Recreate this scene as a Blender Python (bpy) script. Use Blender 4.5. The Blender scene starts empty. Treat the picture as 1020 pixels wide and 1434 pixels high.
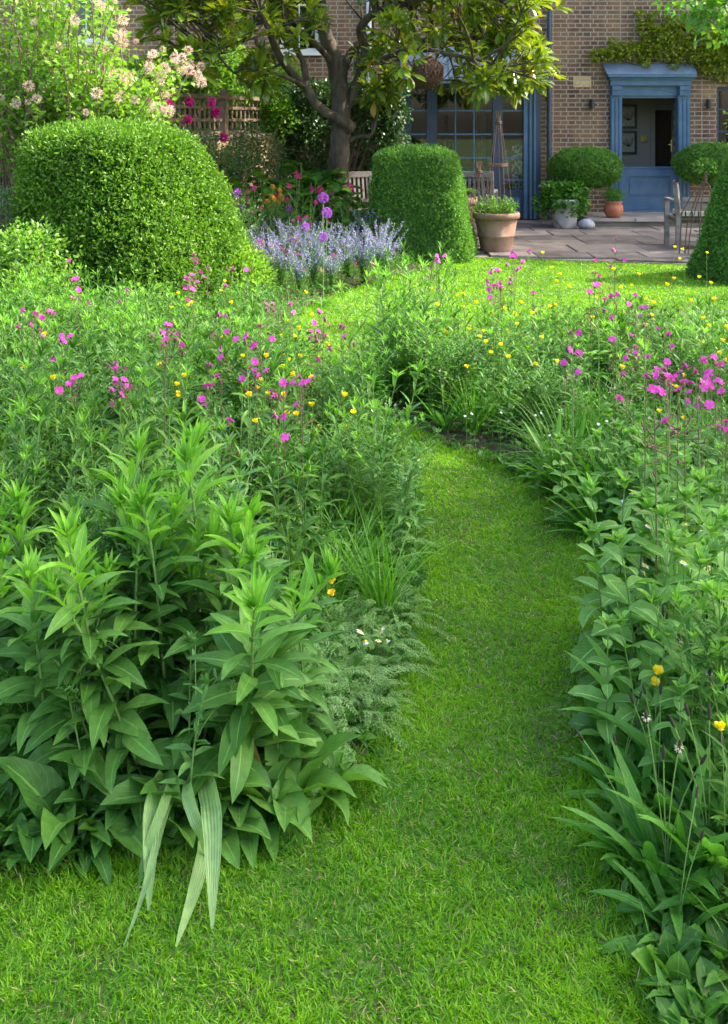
import bpy, math
import numpy as np
from mathutils import Vector
PI = math.pi
R = np.random.default_rng(7)
scene = bpy.context.scene
COL = scene.collection

# ------------------------------------------------------------------ camera
EYE, FPX, HORY, CXP = 1.70, 1400.0, 170.0, 510.0      # eye height, focal length in photo pixels, horizon row, centre column
cam = bpy.data.objects.new('camera', bpy.data.cameras.new('camera'))
COL.objects.link(cam)
cam.location = (0, 0, EYE); cam.rotation_euler = (PI/2, 0, 0)
cam.data.sensor_fit = 'VERTICAL'; cam.data.sensor_height = 36; cam.data.lens = 36*FPX/1434
cam.data.shift_y = -(717-HORY)/1434
cam.data.clip_end = 500; cam.data.clip_start = 0.05
cam.data.dof.use_dof = True; cam.data.dof.focus_distance = 3.0; cam.data.dof.aperture_fstop = 14.0
scene.camera = cam
# ------------------------------------------------------------------ light
SUN_EL, SUN_AZ = math.radians(43), math.radians(8)      # azimuth: degrees behind due right (+X towards +Y)
sd = Vector((math.cos(SUN_EL)*math.cos(SUN_AZ), math.cos(SUN_EL)*math.sin(SUN_AZ), math.sin(SUN_EL)))
w = bpy.data.worlds.new('World'); scene.world = w; w.use_nodes = True
nt = w.node_tree; bg = nt.nodes['Background']; sky = nt.nodes.new('ShaderNodeTexSky')
sky.sky_type = 'NISHITA'; sky.sun_disc = False; sky.sun_elevation = SUN_EL
sky.sun_rotation = math.atan2(sd.x, sd.y)
sky.dust_density = 4.0; sky.ozone_density = 1.0
nt.links.new(sky.outputs[0], bg.inputs[0]); bg.inputs[1].default_value = 0.15
sl = bpy.data.lights.new('sun', 'SUN'); sl.energy = 2.1; sl.angle = math.radians(0.6); sl.color = (1, .93, .82)
so = bpy.data.objects.new('sun', sl); COL.objects.link(so); so.rotation_euler = sd.to_track_quat('Z', 'Y').to_euler()
scene.view_settings.view_transform = 'Standard'; scene.view_settings.look = 'None'
scene.view_settings.exposure = 2.35; scene.view_settings.gamma = 1
scene.view_settings.use_white_balance = True; scene.view_settings.white_balance_temperature = 6900; scene.view_settings.white_balance_tint = 10
scene.cycles.max_bounces = 6; scene.cycles.diffuse_bounces = 4; scene.cycles.transmission_bounces = 4
scene.cycles.glossy_bounces = 3; scene.cycles.transparent_max_bounces = 8
scene.cycles.caustics_reflective = False; scene.cycles.caustics_refractive = False
scene.cycles.sample_clamp_indirect = 4; scene.cycles.use_denoising = True; scene.cycles.denoising_prefilter = 'NONE'

# ------------------------------------------------------------------ helpers
def W(px, py, Y): return np.array([(px-CXP)/FPX*Y, Y, EYE-(py-HORY)/FPX*Y])
def nrm(a):
    a = np.asarray(a, float); return a/np.maximum(np.linalg.norm(a, axis=-1, keepdims=True), 1e-9)

class MB:
    def __init__(s): s.v=[]; s.f=[]; s.r=[]; s.uv=[]; s.m=[]; s.n=0
    def add(s, v, f, r=0.5, uv=None, m=0):
        v = np.asarray(v, float).reshape(-1, 3); f = np.asarray(f, int)
        s.v.append(v); s.f.append(f+s.n); s.m.append(np.full(len(f), m))
        s.r.append(np.broadcast_to(np.asarray(r, float), (len(v),)))
        s.uv.append(np.zeros((len(v), 2)) if uv is None else np.asarray(uv, float)); s.n += len(v)
    def box(s, x0, x1, y0, y1, z0, z1, m=0, r=.5):
        v = [(x, y, z) for z in (z0, z1) for y in (y0, y1) for x in (x0, x1)]
        s.add(v, [(0,2,3,1),(4,5,7,6),(0,1,5,4),(2,6,7,3),(0,4,6,2),(1,3,7,5)], r, None, m)
    def beam(s, a, b, w, h, m=0, r=.5, up=(0,0,1)):
        a = np.array(a, float); b = np.array(b, float); d = nrm(b-a); u = np.array(up, float)
        if abs(d@u) > .98: u = np.array((0, 1., 0))
        x = nrm(np.cross(d, u)); z = np.cross(x, d)
        v = [p+x*i*w/2+z*j*h/2 for p in (a, b) for j in (-1, 1) for i in (-1, 1)]
        s.add(v, [(0,1,3,2),(4,6,7,5),(0,4,5,1),(2,3,7,6),(0,2,6,4),(1,5,7,3)], r, None, m)
    def tube(s, pts, rad, k=6, m=0, r=.5, cap=True):
        p = np.asarray(pts, float); n = len(p); rad = np.broadcast_to(np.asarray(rad, float), (n,))
        t = nrm(np.gradient(p, axis=0)); u = np.array((0, 0, 1.)) if abs(t[0, 2]) < .9 else np.array((1., 0, 0))
        vs = []
        x = nrm(np.cross(t[0], u))
        for i in range(n):
            x = nrm(x - t[i]*(x@t[i])); y = np.cross(t[i], x)
            a = np.linspace(0, 2*PI, k, endpoint=False)
            vs.append(p[i]+rad[i]*(np.cos(a)[:, None]*x+np.sin(a)[:, None]*y))
        f = [(i*k+j, i*k+(j+1)%k, (i+1)*k+(j+1)%k, (i+1)*k+j) for i in range(n-1) for j in range(k)]
        uv = [(j/k, i/(n-1)) for i in range(n) for j in range(k)]
        s.add(np.vstack(vs), f, r, uv, m)
        if cap and k in (4, 6):
            b = (n-1)*k
            s.add(np.vstack(vs)[b:], [(0,1,2,3)] if k == 4 else [(0,1,2,3),(0,3,4,5)], r, None, m)
    def lathe(s, prof, k=28, c=(0,0,0), m=0, r=.5):
        n = len(prof); a = np.linspace(0, 2*PI, k, endpoint=False)
        v = [(c[0]+q*math.cos(b), c[1]+q*math.sin(b), c[2]+z) for q, z in prof for b in a]
        f = [(i*k+j, i*k+(j+1)%k, (i+1)*k+(j+1)%k, (i+1)*k+j) for i in range(n-1) for j in range(k)]
        s.add(v, f, r, [(j/k, i/(n-1)) for i in range(n) for j in range(k)], m)
    def build(s, name, mats, parent=None, smooth=True):
        me = bpy.data.meshes.new(name)
        if s.n:
            v = np.vstack(s.v); fl = [q for f in s.f for q in ([f] if f.ndim == 2 else [])]
            tot = np.concatenate([np.full(len(f), f.shape[1]) for f in fl]); idx = np.concatenate([f.ravel() for f in fl])
            me.vertices.add(len(v)); me.vertices.foreach_set('co', v.astype(np.float32).ravel())
            me.loops.add(len(idx)); me.loops.foreach_set('vertex_index', idx.astype(np.int32))
            me.polygons.add(len(tot)); st = np.concatenate([[0], np.cumsum(tot)[:-1]])
            me.polygons.foreach_set('loop_start', st.astype(np.int32)); me.polygons.foreach_set('loop_total', tot.astype(np.int32))
            me.polygons.foreach_set('material_index', np.concatenate(s.m).astype(np.int32))
            me.polygons.foreach_set('use_smooth', np.full(len(tot), smooth))
            uvl = me.uv_layers.new(name='UVMap'); uv = np.vstack(s.uv)
            uvl.data.foreach_set('uv', uv[idx].astype(np.float32).ravel())
            at = me.attributes.new('rnd', 'FLOAT', 'POINT'); at.data.foreach_set('value', np.concatenate(s.r).astype(np.float32))
            me.update(calc_edges=True)
        for m in (mats if isinstance(mats, (list, tuple)) else [mats]): me.materials.append(m)
        o = bpy.data.objects.new(name, me); COL.objects.link(o)
        if parent: o.parent = parent
        return o

SH = {'lance': lambda t: np.sin(PI*np.clip(t, 0, 1)**.75)**.8, 'strap': lambda t: np.minimum(1, t*5+.25)*np.clip((1-t)*2.2, 0, 1)**.7,
      'oval': lambda t: np.sin(PI*np.clip(t, 0, 1)**.85)**.6, 'grass': lambda t: (1-t)**.6*.9+.05, 'spoon': lambda t: np.sin(PI*np.clip(t, 0, 1)**1.7)**.7*.92+.08*(t < .9),
      'petal': lambda t: np.where(t < .95, .25+.9*t, .75), 'obov': lambda t: np.sin(PI*np.clip(t, 0, 1)**1.3)**.7}
def leaves(mb, P, D, L, Wd, droop=0.6, seg=4, shape='lance', fold=.25, rnd=None, roll=.3, m=0, wave=0, simple=False, rg=R):
    P = np.atleast_2d(np.asarray(P, float)); n = len(P); D = nrm(np.broadcast_to(D, (n, 3)))
    L = np.broadcast_to(L, (n,)); Wd = np.broadcast_to(Wd, (n,)); droop = np.broadcast_to(droop, (n,))
    rnd = rg.random(n) if rnd is None else np.broadcast_to(rnd, (n,))
    up = np.where(np.abs(D[:, 2:3]) > .97, np.array([[1., .3, 0]]), np.array([[0, 0, 1.]]))
    N = nrm(up-D*np.sum(up*D, 1, keepdims=True)); S = np.cross(D, N)
    ro = (rg.random(n)-.5)*2*roll; c, s_ = np.cos(ro)[:, None], np.sin(ro)[:, None]
    N, S = N*c+S*s_, S*c-N*s_
    t = np.linspace(0, 1, seg+1); pos = [P]; cur = P
    nor = []
    for i in range(seg+1):
        a = (droop*t[i])[:, None]; d = D*np.cos(a)-N*np.sin(a); nor.append(N*np.cos(a)+D*np.sin(a))
        if i < seg:
            am = (droop*(t[i]+.5/seg))[:, None]; cur = cur+(D*np.cos(am)-N*np.sin(am))*(L/seg)[:, None]; pos.append(cur)
    sh = SH[shape](t) if seg > 1 else np.array((.75, .55)); V = []; UV = []
    for i in range(seg+1):
        wv = (Wd*sh[i]/2)[:, None]; lift = nor[i]*wv*fold*2
        wob = 0 if not wave else (np.sin(t[i]*9+rnd*20)*wave)[:, None]*wv*nor[i]
        V += [pos[i]-S*wv+lift+wob, pos[i], pos[i]+S*wv+lift-wob]
        UV += [(0, t[i]), (.5, t[i]), (1, t[i])]
    V = np.stack(V, 1); k = V.shape[1]
    fb = []
    for i in range(seg): fb += [(i*3, i*3+1, i*3+4, i*3+3), (i*3+1, i*3+2, i*3+5, i*3+4)]
    F = (np.array(fb)[None]+(np.arange(n)*k)[:, None, None]).reshape(-1, 4)
    mb.add(V.reshape(-1, 3), F, np.repeat(rnd, k), np.tile(np.array(UV), (n, 1)), m)
def chips(mb, P, D, L, Wd, rnd=None, m=0, rg=R):
    """many small folded diamond leaves, one quad each"""
    n = len(P); D = nrm(D); A = nrm(rg.normal(size=(n, 3))); S = nrm(np.cross(D, A)); N = np.cross(S, D)
    L = np.broadcast_to(L, (n,))[:, None]; Wd = np.broadcast_to(Wd, (n,))[:, None]
    rnd = rg.random(n) if rnd is None else rnd
    V = np.stack([P, P+D*L*.5+S*Wd/2+N*Wd*.2, P+D*L, P+D*L*.5-S*Wd/2+N*Wd*.2], 1).reshape(-1, 3)
    F = np.arange(n*4).reshape(-1, 4)
    mb.add(V, F, np.repeat(rnd, 4), np.tile([(.5, 0), (1, .5), (.5, 1), (0, .5)], (n, 1)), m)
def rdir(n, up=.3, rg=R): d = rg.normal(size=(n, 3)); d[:, 2] += up; return nrm(d)
def az(a, el): return np.stack([np.cos(a)*np.cos(el), np.sin(a)*np.cos(el), np.sin(el)*np.ones_like(a)], -1)
def inpoly(x, y, poly):
    x = np.asarray(x); y = np.asarray(y); r = np.zeros(x.shape, bool); n = len(poly)
    for i in range(n):
        (x0, y0), (x1, y1) = poly[i], poly[(i+1) % n]
        if y0 == y1: continue
        c = ((y0 > y) != (y1 > y)) & (x < (x1-x0)*(y-y0)/(y1-y0)+x0); r ^= c
    return r
def edist(x, y, poly):
    p = np.stack([np.asarray(x), np.asarray(y)], -1); best = np.full(p.shape[:-1], 1e9)
    for i in range(len(poly)):
        a = np.array(poly[i]); b = np.array(poly[(i+1) % len(poly)]); ab = b-a
        t = np.clip(((p-a)@ab)/(ab@ab+1e-12), 0, 1); best = np.minimum(best, np.linalg.norm(p-a-t[..., None]*ab, axis=-1))
    return best

def tag(o, label=None, cat=None, group=None, kind=None):
    for k, v in (('label', label), ('category', cat), ('group', group), ('kind', kind)):
        if v: o[k] = v
    return o
def thing(name, label, cat, loc=(0,0,0), rz=0, group=None):
    o = bpy.data.objects.new(name, None); COL.objects.link(o); o.empty_display_size = .1
    o.location = loc; o.rotation_euler = (0, 0, rz); return tag(o, label, cat, group)
KIDS = {}
def kids(o): return KIDS.get(o.name, [])
def par(o, p): o.parent = p; KIDS.setdefault(p.name, []).append(o); return o
def copy_tree(o, parent=None):
    c = o.copy(); COL.objects.link(c)
    if parent: par(c, parent)
    for ch in list(kids(o)): copy_tree(ch, c)
    return c

# ------------------------------------------------------------------ materials
def mat(name):
    m = bpy.data.materials.new(name); m.use_nodes = True; t = m.node_tree
    return m, t, t.nodes['Principled BSDF'], t.nodes.new, t.links.new
def leafmat(name, c1, c2, trans=.35, rough=.45, tcol=None, rib=0.0, stripes=0, noise=0.25, spec=.4, bump=0, tip=None):
    m, t, p, N, Lk = mat(name)
    at = N('ShaderNodeAttribute'); at.attribute_name = 'rnd'
    oi = N('ShaderNodeObjectInfo'); ad = N('ShaderNodeMath'); ad.operation = 'MULTIPLY_ADD'
    Lk(oi.outputs['Random'], ad.inputs[0]); ad.inputs[1].default_value = .5; ad.inputs[2].default_value = -.25
    a2 = N('ShaderNodeMath'); a2.operation = 'ADD'; a2.use_clamp = True; Lk(ad.outputs[0], a2.inputs[0]); Lk(at.outputs['Fac'], a2.inputs[1])
    mx = N('ShaderNodeMix'); mx.data_type = 'RGBA'; mx.inputs[6].default_value = (*c1, 1); mx.inputs[7].default_value = (*c2, 1)
    Lk(a2.outputs[0], mx.inputs[0]); out = mx.outputs[2]
    if noise:
        no = N('ShaderNodeTexNoise'); no.inputs['Scale'].default_value = 45; no.inputs['Detail'].default_value = 3
        tc = N('ShaderNodeTexCoord'); Lk(tc.outputs['Object'], no.inputs['Vector'])
        mr = N('ShaderNodeMapRange'); Lk(no.outputs['Fac'], mr.inputs[0]); mr.inputs[1].default_value = .3; mr.inputs[2].default_value = .7
        mr.inputs[3].default_value = 1-noise; mr.inputs[4].default_value = 1+noise
        vm = N('ShaderNodeVectorMath'); vm.operation = 'SCALE'; Lk(out, vm.inputs[0]); Lk(mr.outputs[0], vm.inputs['Scale']); out = vm.outputs[0]
    hgt = None
    if rib or stripes or bump:
        uv = N('ShaderNodeUVMap'); sp = N('ShaderNodeSeparateXYZ'); Lk(uv.outputs[0], sp.inputs[0])
        def math_(op, a, b=None, c=None):
            q = N('ShaderNodeMath'); q.operation = op
            for i, x in enumerate((a, b, c)):
                if x is None: continue
                if isinstance(x, (int, float)): q.inputs[i].default_value = x
                else: Lk(x, q.inputs[i])
            return q.outputs[0]
        dx = math_('ABSOLUTE', math_('SUBTRACT', sp.outputs[0], .5))
        if stripes:
            hgt = math_('SINE', math_('MULTIPLY', sp.outputs[0], stripes*2*PI))
            fac = math_('MULTIPLY', math_('GREATER_THAN', hgt, .8), .08)
        else:
            mid = math_('LESS_THAN', dx, .035)
            # side veins: run from the midrib forwards and outwards
            ph = math_('SUBTRACT', math_('MULTIPLY', sp.outputs[1], 9.0), math_('MULTIPLY', dx, 7.0))
            vn = math_('LESS_THAN', math_('FRACT', ph), .12)
            fac = math_('MAXIMUM', math_('MULTIPLY', mid, rib), math_('MULTIPLY', vn, rib*.35))
            hgt = math_('MULTIPLY', fac, -1)
        m2 = N('ShaderNodeMix'); m2.data_type = 'RGBA'; Lk(fac, m2.inputs[0]); Lk(out, m2.inputs[6])
        cc = tuple(min(1, x*1.9+.03) for x in c2); m2.inputs[7].default_value = (*cc, 1); out = m2.outputs[2]
        bp = N('ShaderNodeBump'); bp.inputs['Strength'].default_value = .35; bp.inputs['Distance'].default_value = .002
        Lk(hgt, bp.inputs['Height']); Lk(bp.outputs[0], p.inputs['Normal'])
    Lk(out, p.inputs['Base Color']); p.inputs['Roughness'].default_value = rough; p.inputs['Specular IOR Level'].default_value = spec
    tr = N('ShaderNodeBsdfTranslucent'); vt = N('ShaderNodeVectorMath'); vt.operation = 'MULTIPLY'; Lk(out, vt.inputs[0])
    vt.inputs[1].default_value = tcol or (1.5, 1.7, .7); Lk(vt.outputs[0], tr.inputs['Color'])
    ms = N('ShaderNodeMixShader'); ms.inputs[0].default_value = trans; Lk(p.outputs[0], ms.inputs[1]); Lk(tr.outputs[0], ms.inputs[2])
    Lk(ms.outputs[0], t.nodes['Material Output'].inputs[0]); return m
def plain(name, c, rough=.6, c2=None, scale=8, bump=0, metal=0, spec=.5, detail=5, stretch=None):
    m, t, p, N, Lk = mat(name)
    p.inputs['Roughness'].default_value = rough; p.inputs['Metallic'].default_value = metal; p.inputs['Specular IOR Level'].default_value = spec
    p.inputs['Base Color'].default_value = (*c, 1)
    if c2 or bump:
        no = N('ShaderNodeTexNoise'); no.inputs['Scale'].default_value = scale; no.inputs['Detail'].default_value = detail
        tc = N('ShaderNodeTexCoord'); mp = N('ShaderNodeMapping'); Lk(tc.outputs['Object'], mp.inputs[0]); Lk(mp.outputs[0], no.inputs['Vector'])
        if stretch: mp.inputs['Scale'].default_value = stretch
        if c2:
            cr = N('ShaderNodeValToRGB'); cr.color_ramp.elements[0].position = .35; cr.color_ramp.elements[1].position = .65
            cr.color_ramp.elements[0].color = (*c, 1); cr.color_ramp.elements[1].color = (*c2, 1)
            Lk(no.outputs['Fac'], cr.inputs[0]); Lk(cr.outputs[0], p.inputs['Base Color'])
        if bump:
            b = N('ShaderNodeBump'); b.inputs['Strength'].default_value = bump; b.inputs['Distance'].default_value = .02
            Lk(no.outputs['Fac'], b.inputs['Height']); Lk(b.outputs[0], p.inputs['Normal'])
    return m
def brickmat(name, c1, c2, c3, mort, ang=0):
    m, t, p, N, Lk = mat(name)
    tc = N('ShaderNodeTexCoord'); sp = N('ShaderNodeSeparateXYZ'); cb = N('ShaderNodeCombineXYZ')
    mp = N('ShaderNodeMapping'); mp.inputs['Rotation'].default_value = (0, 0, ang)
    Lk(tc.outputs['Object'], mp.inputs[0]); Lk(mp.outputs[0], sp.inputs[0]); Lk(sp.outputs[0], cb.inputs[0]); Lk(sp.outputs[2], cb.inputs[1])
    dn = N('ShaderNodeTexNoise'); dn.inputs['Scale'].default_value = 9; Lk(cb.outputs[0], dn.inputs['Vector'])
    ds = N('ShaderNodeVectorMath'); ds.operation = 'SCALE'; Lk(dn.outputs['Color'], ds.inputs[0]); ds.inputs['Scale'].default_value = .012
    dd = N('ShaderNodeVectorMath'); dd.operation = 'ADD'; Lk(ds.outputs[0], dd.inputs[0]); Lk(cb.outputs[0], dd.inputs[1])
    def br(a, b, off):
        q = N('ShaderNodeTexBrick'); q.inputs['Scale'].default_value = 1; q.inputs['Brick Width'].default_value = .23
        q.inputs['Row Height'].default_value = .075; q.inputs['Mortar Size'].default_value = .010; q.inputs['Mortar Smooth'].default_value = .3
        q.squash = .55; q.squash_frequency = 2; q.offset = .5; q.inputs['Bias'].default_value = off
        q.inputs['Color1'].default_value = (*a, 1); q.inputs['Color2'].default_value = (*b, 1); q.inputs['Mortar'].default_value = (*mort, 1)
        Lk(dd.outputs[0], q.inputs['Vector']); return q
    b1 = br(c1, c2, 0); b2 = br(c3, c2, -.2)
    no = N('ShaderNodeTexNoise'); no.inputs['Scale'].default_value = 1.1; no.inputs['Detail'].default_value = 6; no.inputs['Roughness'].default_value = .7; Lk(cb.outputs[0], no.inputs['Vector'])
    rr = N('ShaderNodeMapRange'); rr.inputs[1].default_value = .42; rr.inputs[2].default_value = .62; Lk(no.outputs['Fac'], rr.inputs[0])
    mx = N('ShaderNodeMix'); mx.data_type = 'RGBA'; Lk(rr.outputs[0], mx.inputs[0]); Lk(b1.outputs[0], mx.inputs[6]); Lk(b2.outputs[0], mx.inputs[7])
    n2 = N('ShaderNodeTexNoise'); n2.inputs['Scale'].default_value = 30; n2.inputs['Detail'].default_value = 5; Lk(cb.outputs[0], n2.inputs['Vector'])
    mr = N('ShaderNodeMapRange'); mr.inputs[3].default_value = .55; mr.inputs[4].default_value = 1.45; Lk(n2.outputs['Fac'], mr.inputs[0])
    vs = N('ShaderNodeVectorMath'); vs.operation = 'SCALE'; Lk(mx.outputs[2], vs.inputs[0]); Lk(mr.outputs[0], vs.inputs['Scale'])
    Lk(vs.outputs[0], p.inputs['Base Color']); p.inputs['Roughness'].default_value = .9
    bp = N('ShaderNodeBump'); bp.invert = True; bp.inputs['Distance'].default_value = .01; bp.inputs['Strength'].default_value = .6
    Lk(b1.outputs['Fac'], bp.inputs['Height']); Lk(bp.outputs[0], p.inputs['Normal']); return m

M = {}
M['herb'] = leafmat('herb_leaf', (.04,.135,.022), (.12,.28,.05), .28, .45, rib=.4, spec=.25, noise=.18)
M['herbtop'] = leafmat('young_leaf', (.10,.28,.03), (.22,.46,.06), .38, .5, spec=.25, rib=.4, noise=.15)
M['low'] = leafmat('low_leaf', (.018,.085,.010), (.085,.24,.028), .3, .42, rib=.4, spec=.28)
M['mid'] = leafmat('meadow_leaf', (.020,.10,.010), (.125,.285,.035), .27, .42, rib=.3, spec=.28)
M['pale'] = leafmat('pale_leaf', (.09,.23,.045), (.20,.40,.09), .35, .5, spec=.25, rib=.7, noise=.15)
M['grey'] = leafmat('glaucous_leaf', (.04,.15,.03), (.15,.33,.08), .3, .5, rib=.4)
M['strap'] = leafmat('ribbed_leaf', (.04,.17,.02), (.11,.30,.045), .33, .42, spec=.3, stripes=5, noise=.12)
M['strappale'] = leafmat('pale_ribbed_leaf', (.11,.23,.06), (.20,.34,.12), .3, .45, stripes=6, noise=.15)
M['fern'] = leafmat('feathery_leaf', (.08,.22,.05), (.26,.44,.15), .35, .5, noise=0)
M['grassy'] = leafmat('long_grass', (.03,.15,.01), (.15,.37,.035), .3, .4, noise=0)
M['lawn'] = leafmat('lawn_blade', (.055,.225,.007), (.25,.50,.02), .4, .42, noise=0, tcol=(1.5,1.5,.5))
M['dry'] = leafmat('dry_blade', (.35,.30,.12), (.50,.42,.2), .3, .7, noise=0)
M['dead'] = leafmat('dead_leaf', (.16,.10,.03), (.26,.22,.06), .2, .7, noise=.3)
M['stem'] = leafmat('green_stem', (.12,.24,.06), (.2,.33,.09), .15, .5, noise=0)
M['redstem'] = leafmat('reddish_stem', (.12,.09,.05), (.18,.16,.07), .1, .5, noise=0)
M['box'] = leafmat('box_leaf', (.035,.12,.02), (.13,.29,.05), .3, .45, noise=0, spec=.3)
M['boxlt'] = leafmat('bright_box_leaf', (.018,.085,.01), (.16,.32,.03), .3, .45, noise=0, spec=.28)
M['mag'] = leafmat('magnolia_leaf', (.035,.11,.015), (.17,.25,.03), .28, .2, rib=.5, noise=.1, spec=.6, tcol=(2.2,1.9,.4))
M['magold'] = leafmat('yellowing_leaf', (.30,.26,.03), (.40,.26,.04), .4, .4, rib=.3, noise=.1, tcol=(1.2,1,.5))
M['ivy'] = leafmat('ivy_leaf', (.025,.08,.022), (.07,.16,.04), .2, .3, noise=0, spec=.5)
M['vine'] = leafmat('vine_leaf', (.16,.22,.02), (.36,.40,.04), .4, .45, noise=0)
M['shrub'] = leafmat('shrub_leaf', (.07,.20,.03), (.22,.38,.05), .42, .42, rib=.3, noise=0)
M['rose'] = leafmat('rose_leaf', (.05,.13,.045), (.12,.23,.08), .3, .45, noise=0)
M['pink'] = leafmat('pink_petal', (.56,.035,.34), (.72,.10,.52), .35, .5, noise=0, tcol=(1.1,1,1.1), spec=.2)
M['magenta'] = leafmat('magenta_petal', (.55,.02,.22), (.72,.04,.38), .35, .5, noise=0, tcol=(1.1,1,1.1), spec=.2)
M['yellow'] = leafmat('yellow_petal', (.85,.66,.01), (.92,.76,.02), .3, .35, noise=0, tcol=(1,1,1))
M['white'] = leafmat('white_petal', (.78,.78,.74), (.85,.85,.82), .25, .6, noise=0, tcol=(1,1,1))
M['calyx'] = leafmat('calyx', (.14,.05,.06), (.22,.10,.09), .1, .6, noise=0)
M['allium'] = leafmat('purple_petal', (.36,.07,.55), (.50,.14,.68), .3, .5, noise=0, tcol=(1,1,1))
M['lilac'] = leafmat('lilac_petal', (.24,.21,.52), (.42,.38,.72), .3, .5, noise=0, tcol=(1,1,1))
M['orange'] = leafmat('orange_petal', (.7,.22,.03), (.8,.42,.04), .3, .5, noise=0, tcol=(1,1,1))
M['blossom'] = leafmat('faded_blossom', (.62,.38,.32), (.84,.64,.60), .3, .6, noise=0, tcol=(1,1,1))
M['seed'] = plain('seed_head', (.018,.012,.008), .9, (.045,.03,.02), 200)
M['seedpale'] = plain('pale_anther', (.6,.52,.36), .8)
M['bark'] = plain('bark', (.03,.022,.016), .9, (.10,.08,.055), 12, .9, stretch=(1,1,.35))
M['twig'] = plain('twig', (.12,.08,.06), .8, (.2,.15,.1), 30)
M['brick'] = brickmat('house_brick', (.055,.03,.03), (.18,.095,.06), (.29,.17,.085), (.34,.29,.24))
M['wallbrick'] = brickmat('garden_wall_brick', (.28,.13,.07), (.42,.25,.13), (.5,.34,.18), (.40,.35,.28), math.radians(-70))
M['buff'] = brickmat('buff_brick', (.50,.32,.15), (.58,.40,.20), (.5,.34,.18), (.42,.36,.3))
M['blue'] = plain('blue_paint', (.04,.11,.22), .4, (.07,.15,.25), 5)
M['navy'] = plain('dark_blue_paint', (.02,.042,.09), .35, (.028,.055,.11), 3)
M['slate'] = plain('lead_sheet', (.10,.15,.24), .5, (.16,.21,.30), 6, .2)
M['whitep'] = plain('white_paint', (.75,.76,.78), .5)
M['greypost'] = plain('grey_post', (.26,.25,.24), .8, (.36,.35,.33), 10, .3, stretch=(1,1,.1))
M['terra'] = plain('terracotta', (.19,.10,.07), .85, (.31,.20,.15), 6, .15)
M['terra2'] = plain('red_terracotta', (.36,.11,.06), .6, (.42,.15,.08), 8)
M['stonepot'] = plain('lead_grey_pot', (.36,.35,.38), .8, (.50,.48,.50), 9, .3)
M['stone'] = plain('york_stone', (.25,.22,.20), .85, (.40,.355,.31), 2.3, .4, detail=9)
M['stoned'] = plain('dark_stone', (.13,.115,.10), .9, (.2,.18,.15), 4, .4, detail=8)
M['boulder'] = plain('boulder', (.24,.27,.33), .7, (.32,.35,.40), 12, .1)
M['teak'] = plain('weathered_teak', (.17,.15,.15), .8, (.27,.245,.235), 14, .3, stretch=(.2,1,1))
M['fence'] = plain('fence_timber', (.16,.10,.075), .8, (.26,.18,.14), 14, .3, stretch=(1,.2,1))
M['wicker'] = plain('wicker', (.07,.03,.018), .7, (.13,.06,.035), 40)
M['rust'] = plain('rusty_rod', (.09,.04,.035), .6, (.15,.08,.06), 40)
M['brass'] = plain('brass', (.7,.5,.18), .3, metal=1)
M['black'] = plain('black_metal', (.015,.015,.018), .4)
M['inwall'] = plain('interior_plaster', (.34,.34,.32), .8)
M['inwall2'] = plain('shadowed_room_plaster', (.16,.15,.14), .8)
M['indark'] = plain('dark_interior', (.015,.012,.012), .8)  # near-black for painted-in room shade; also inks the drawings
M['infloor'] = plain('interior_floor', (.25,.19,.14), .5)
M['paper'] = plain('print_paper', (.55,.53,.48), .7, (.30,.28,.25), 9)
M['cloth'] = plain('blue_upholstery', (.03,.13,.30), .8, (.05,.18,.38), 40)
M['cushion'] = plain('pale_cushion', (.25,.36,.42), .9)
M['soil'] = plain('soil', (.035,.022,.014), .95, (.08,.052,.034), 25, 1)
g_, t_, p_, N_, L_ = mat('lawn_ground')
tc = N_('ShaderNodeTexCoord'); no = N_('ShaderNodeTexNoise'); no.inputs['Scale'].default_value = 3; no.inputs['Detail'].default_value = 9
n3 = N_('ShaderNodeTexNoise'); n3.inputs['Scale'].default_value = 120; L_(tc.outputs['Object'], n3.inputs['Vector']); L_(tc.outputs['Object'], no.inputs['Vector'])
av = N_('ShaderNodeMath'); av.operation = 'ADD'; L_(no.outputs['Fac'], av.inputs[0]); L_(n3.outputs['Fac'], av.inputs[1])
cr = N_('ShaderNodeValToRGB'); cr.color_ramp.elements[0].position = .38; cr.color_ramp.elements[1].position = .66
hv = N_('ShaderNodeMath'); hv.operation = 'MULTIPLY'; hv.inputs[1].default_value = .5; L_(av.outputs[0], hv.inputs[0]); L_(hv.outputs[0], cr.inputs[0])
cr.color_ramp.elements[0].color = (.06,.06,.02,1); cr.color_ramp.elements[1].color = (.08,.19,.02,1)
L_(cr.outputs[0], p_.inputs['Base Color']); p_.inputs['Roughness'].default_value = .95; M['ground'] = g_
# window glass: clear sheet with a mirror-like share rising at grazing angles
m, t, p, N, Lk = mat('window_glass'); t.nodes.remove(p)
tr = N('ShaderNodeBsdfTransparent'); tr.inputs[0].default_value = (.86,.9,.9,1); gl = N('ShaderNodeBsdfGlossy'); gl.inputs['Roughness'].default_value = .02
lw = N('ShaderNodeLayerWeight'); lw.inputs[0].default_value = .12; mr = N('ShaderNodeMapRange'); mr.inputs[3].default_value = .09; mr.inputs[4].default_value = 1; Lk(lw.outputs['Fresnel'], mr.inputs[0])
ms = N('ShaderNodeMixShader'); Lk(mr.outputs[0], ms.inputs[0]); Lk(tr.outputs[0], ms.inputs[1]); Lk(gl.outputs[0], ms.inputs[2]); Lk(ms.outputs[0], t.nodes['Material Output'].inputs[0]); M['glass'] = m
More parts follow.
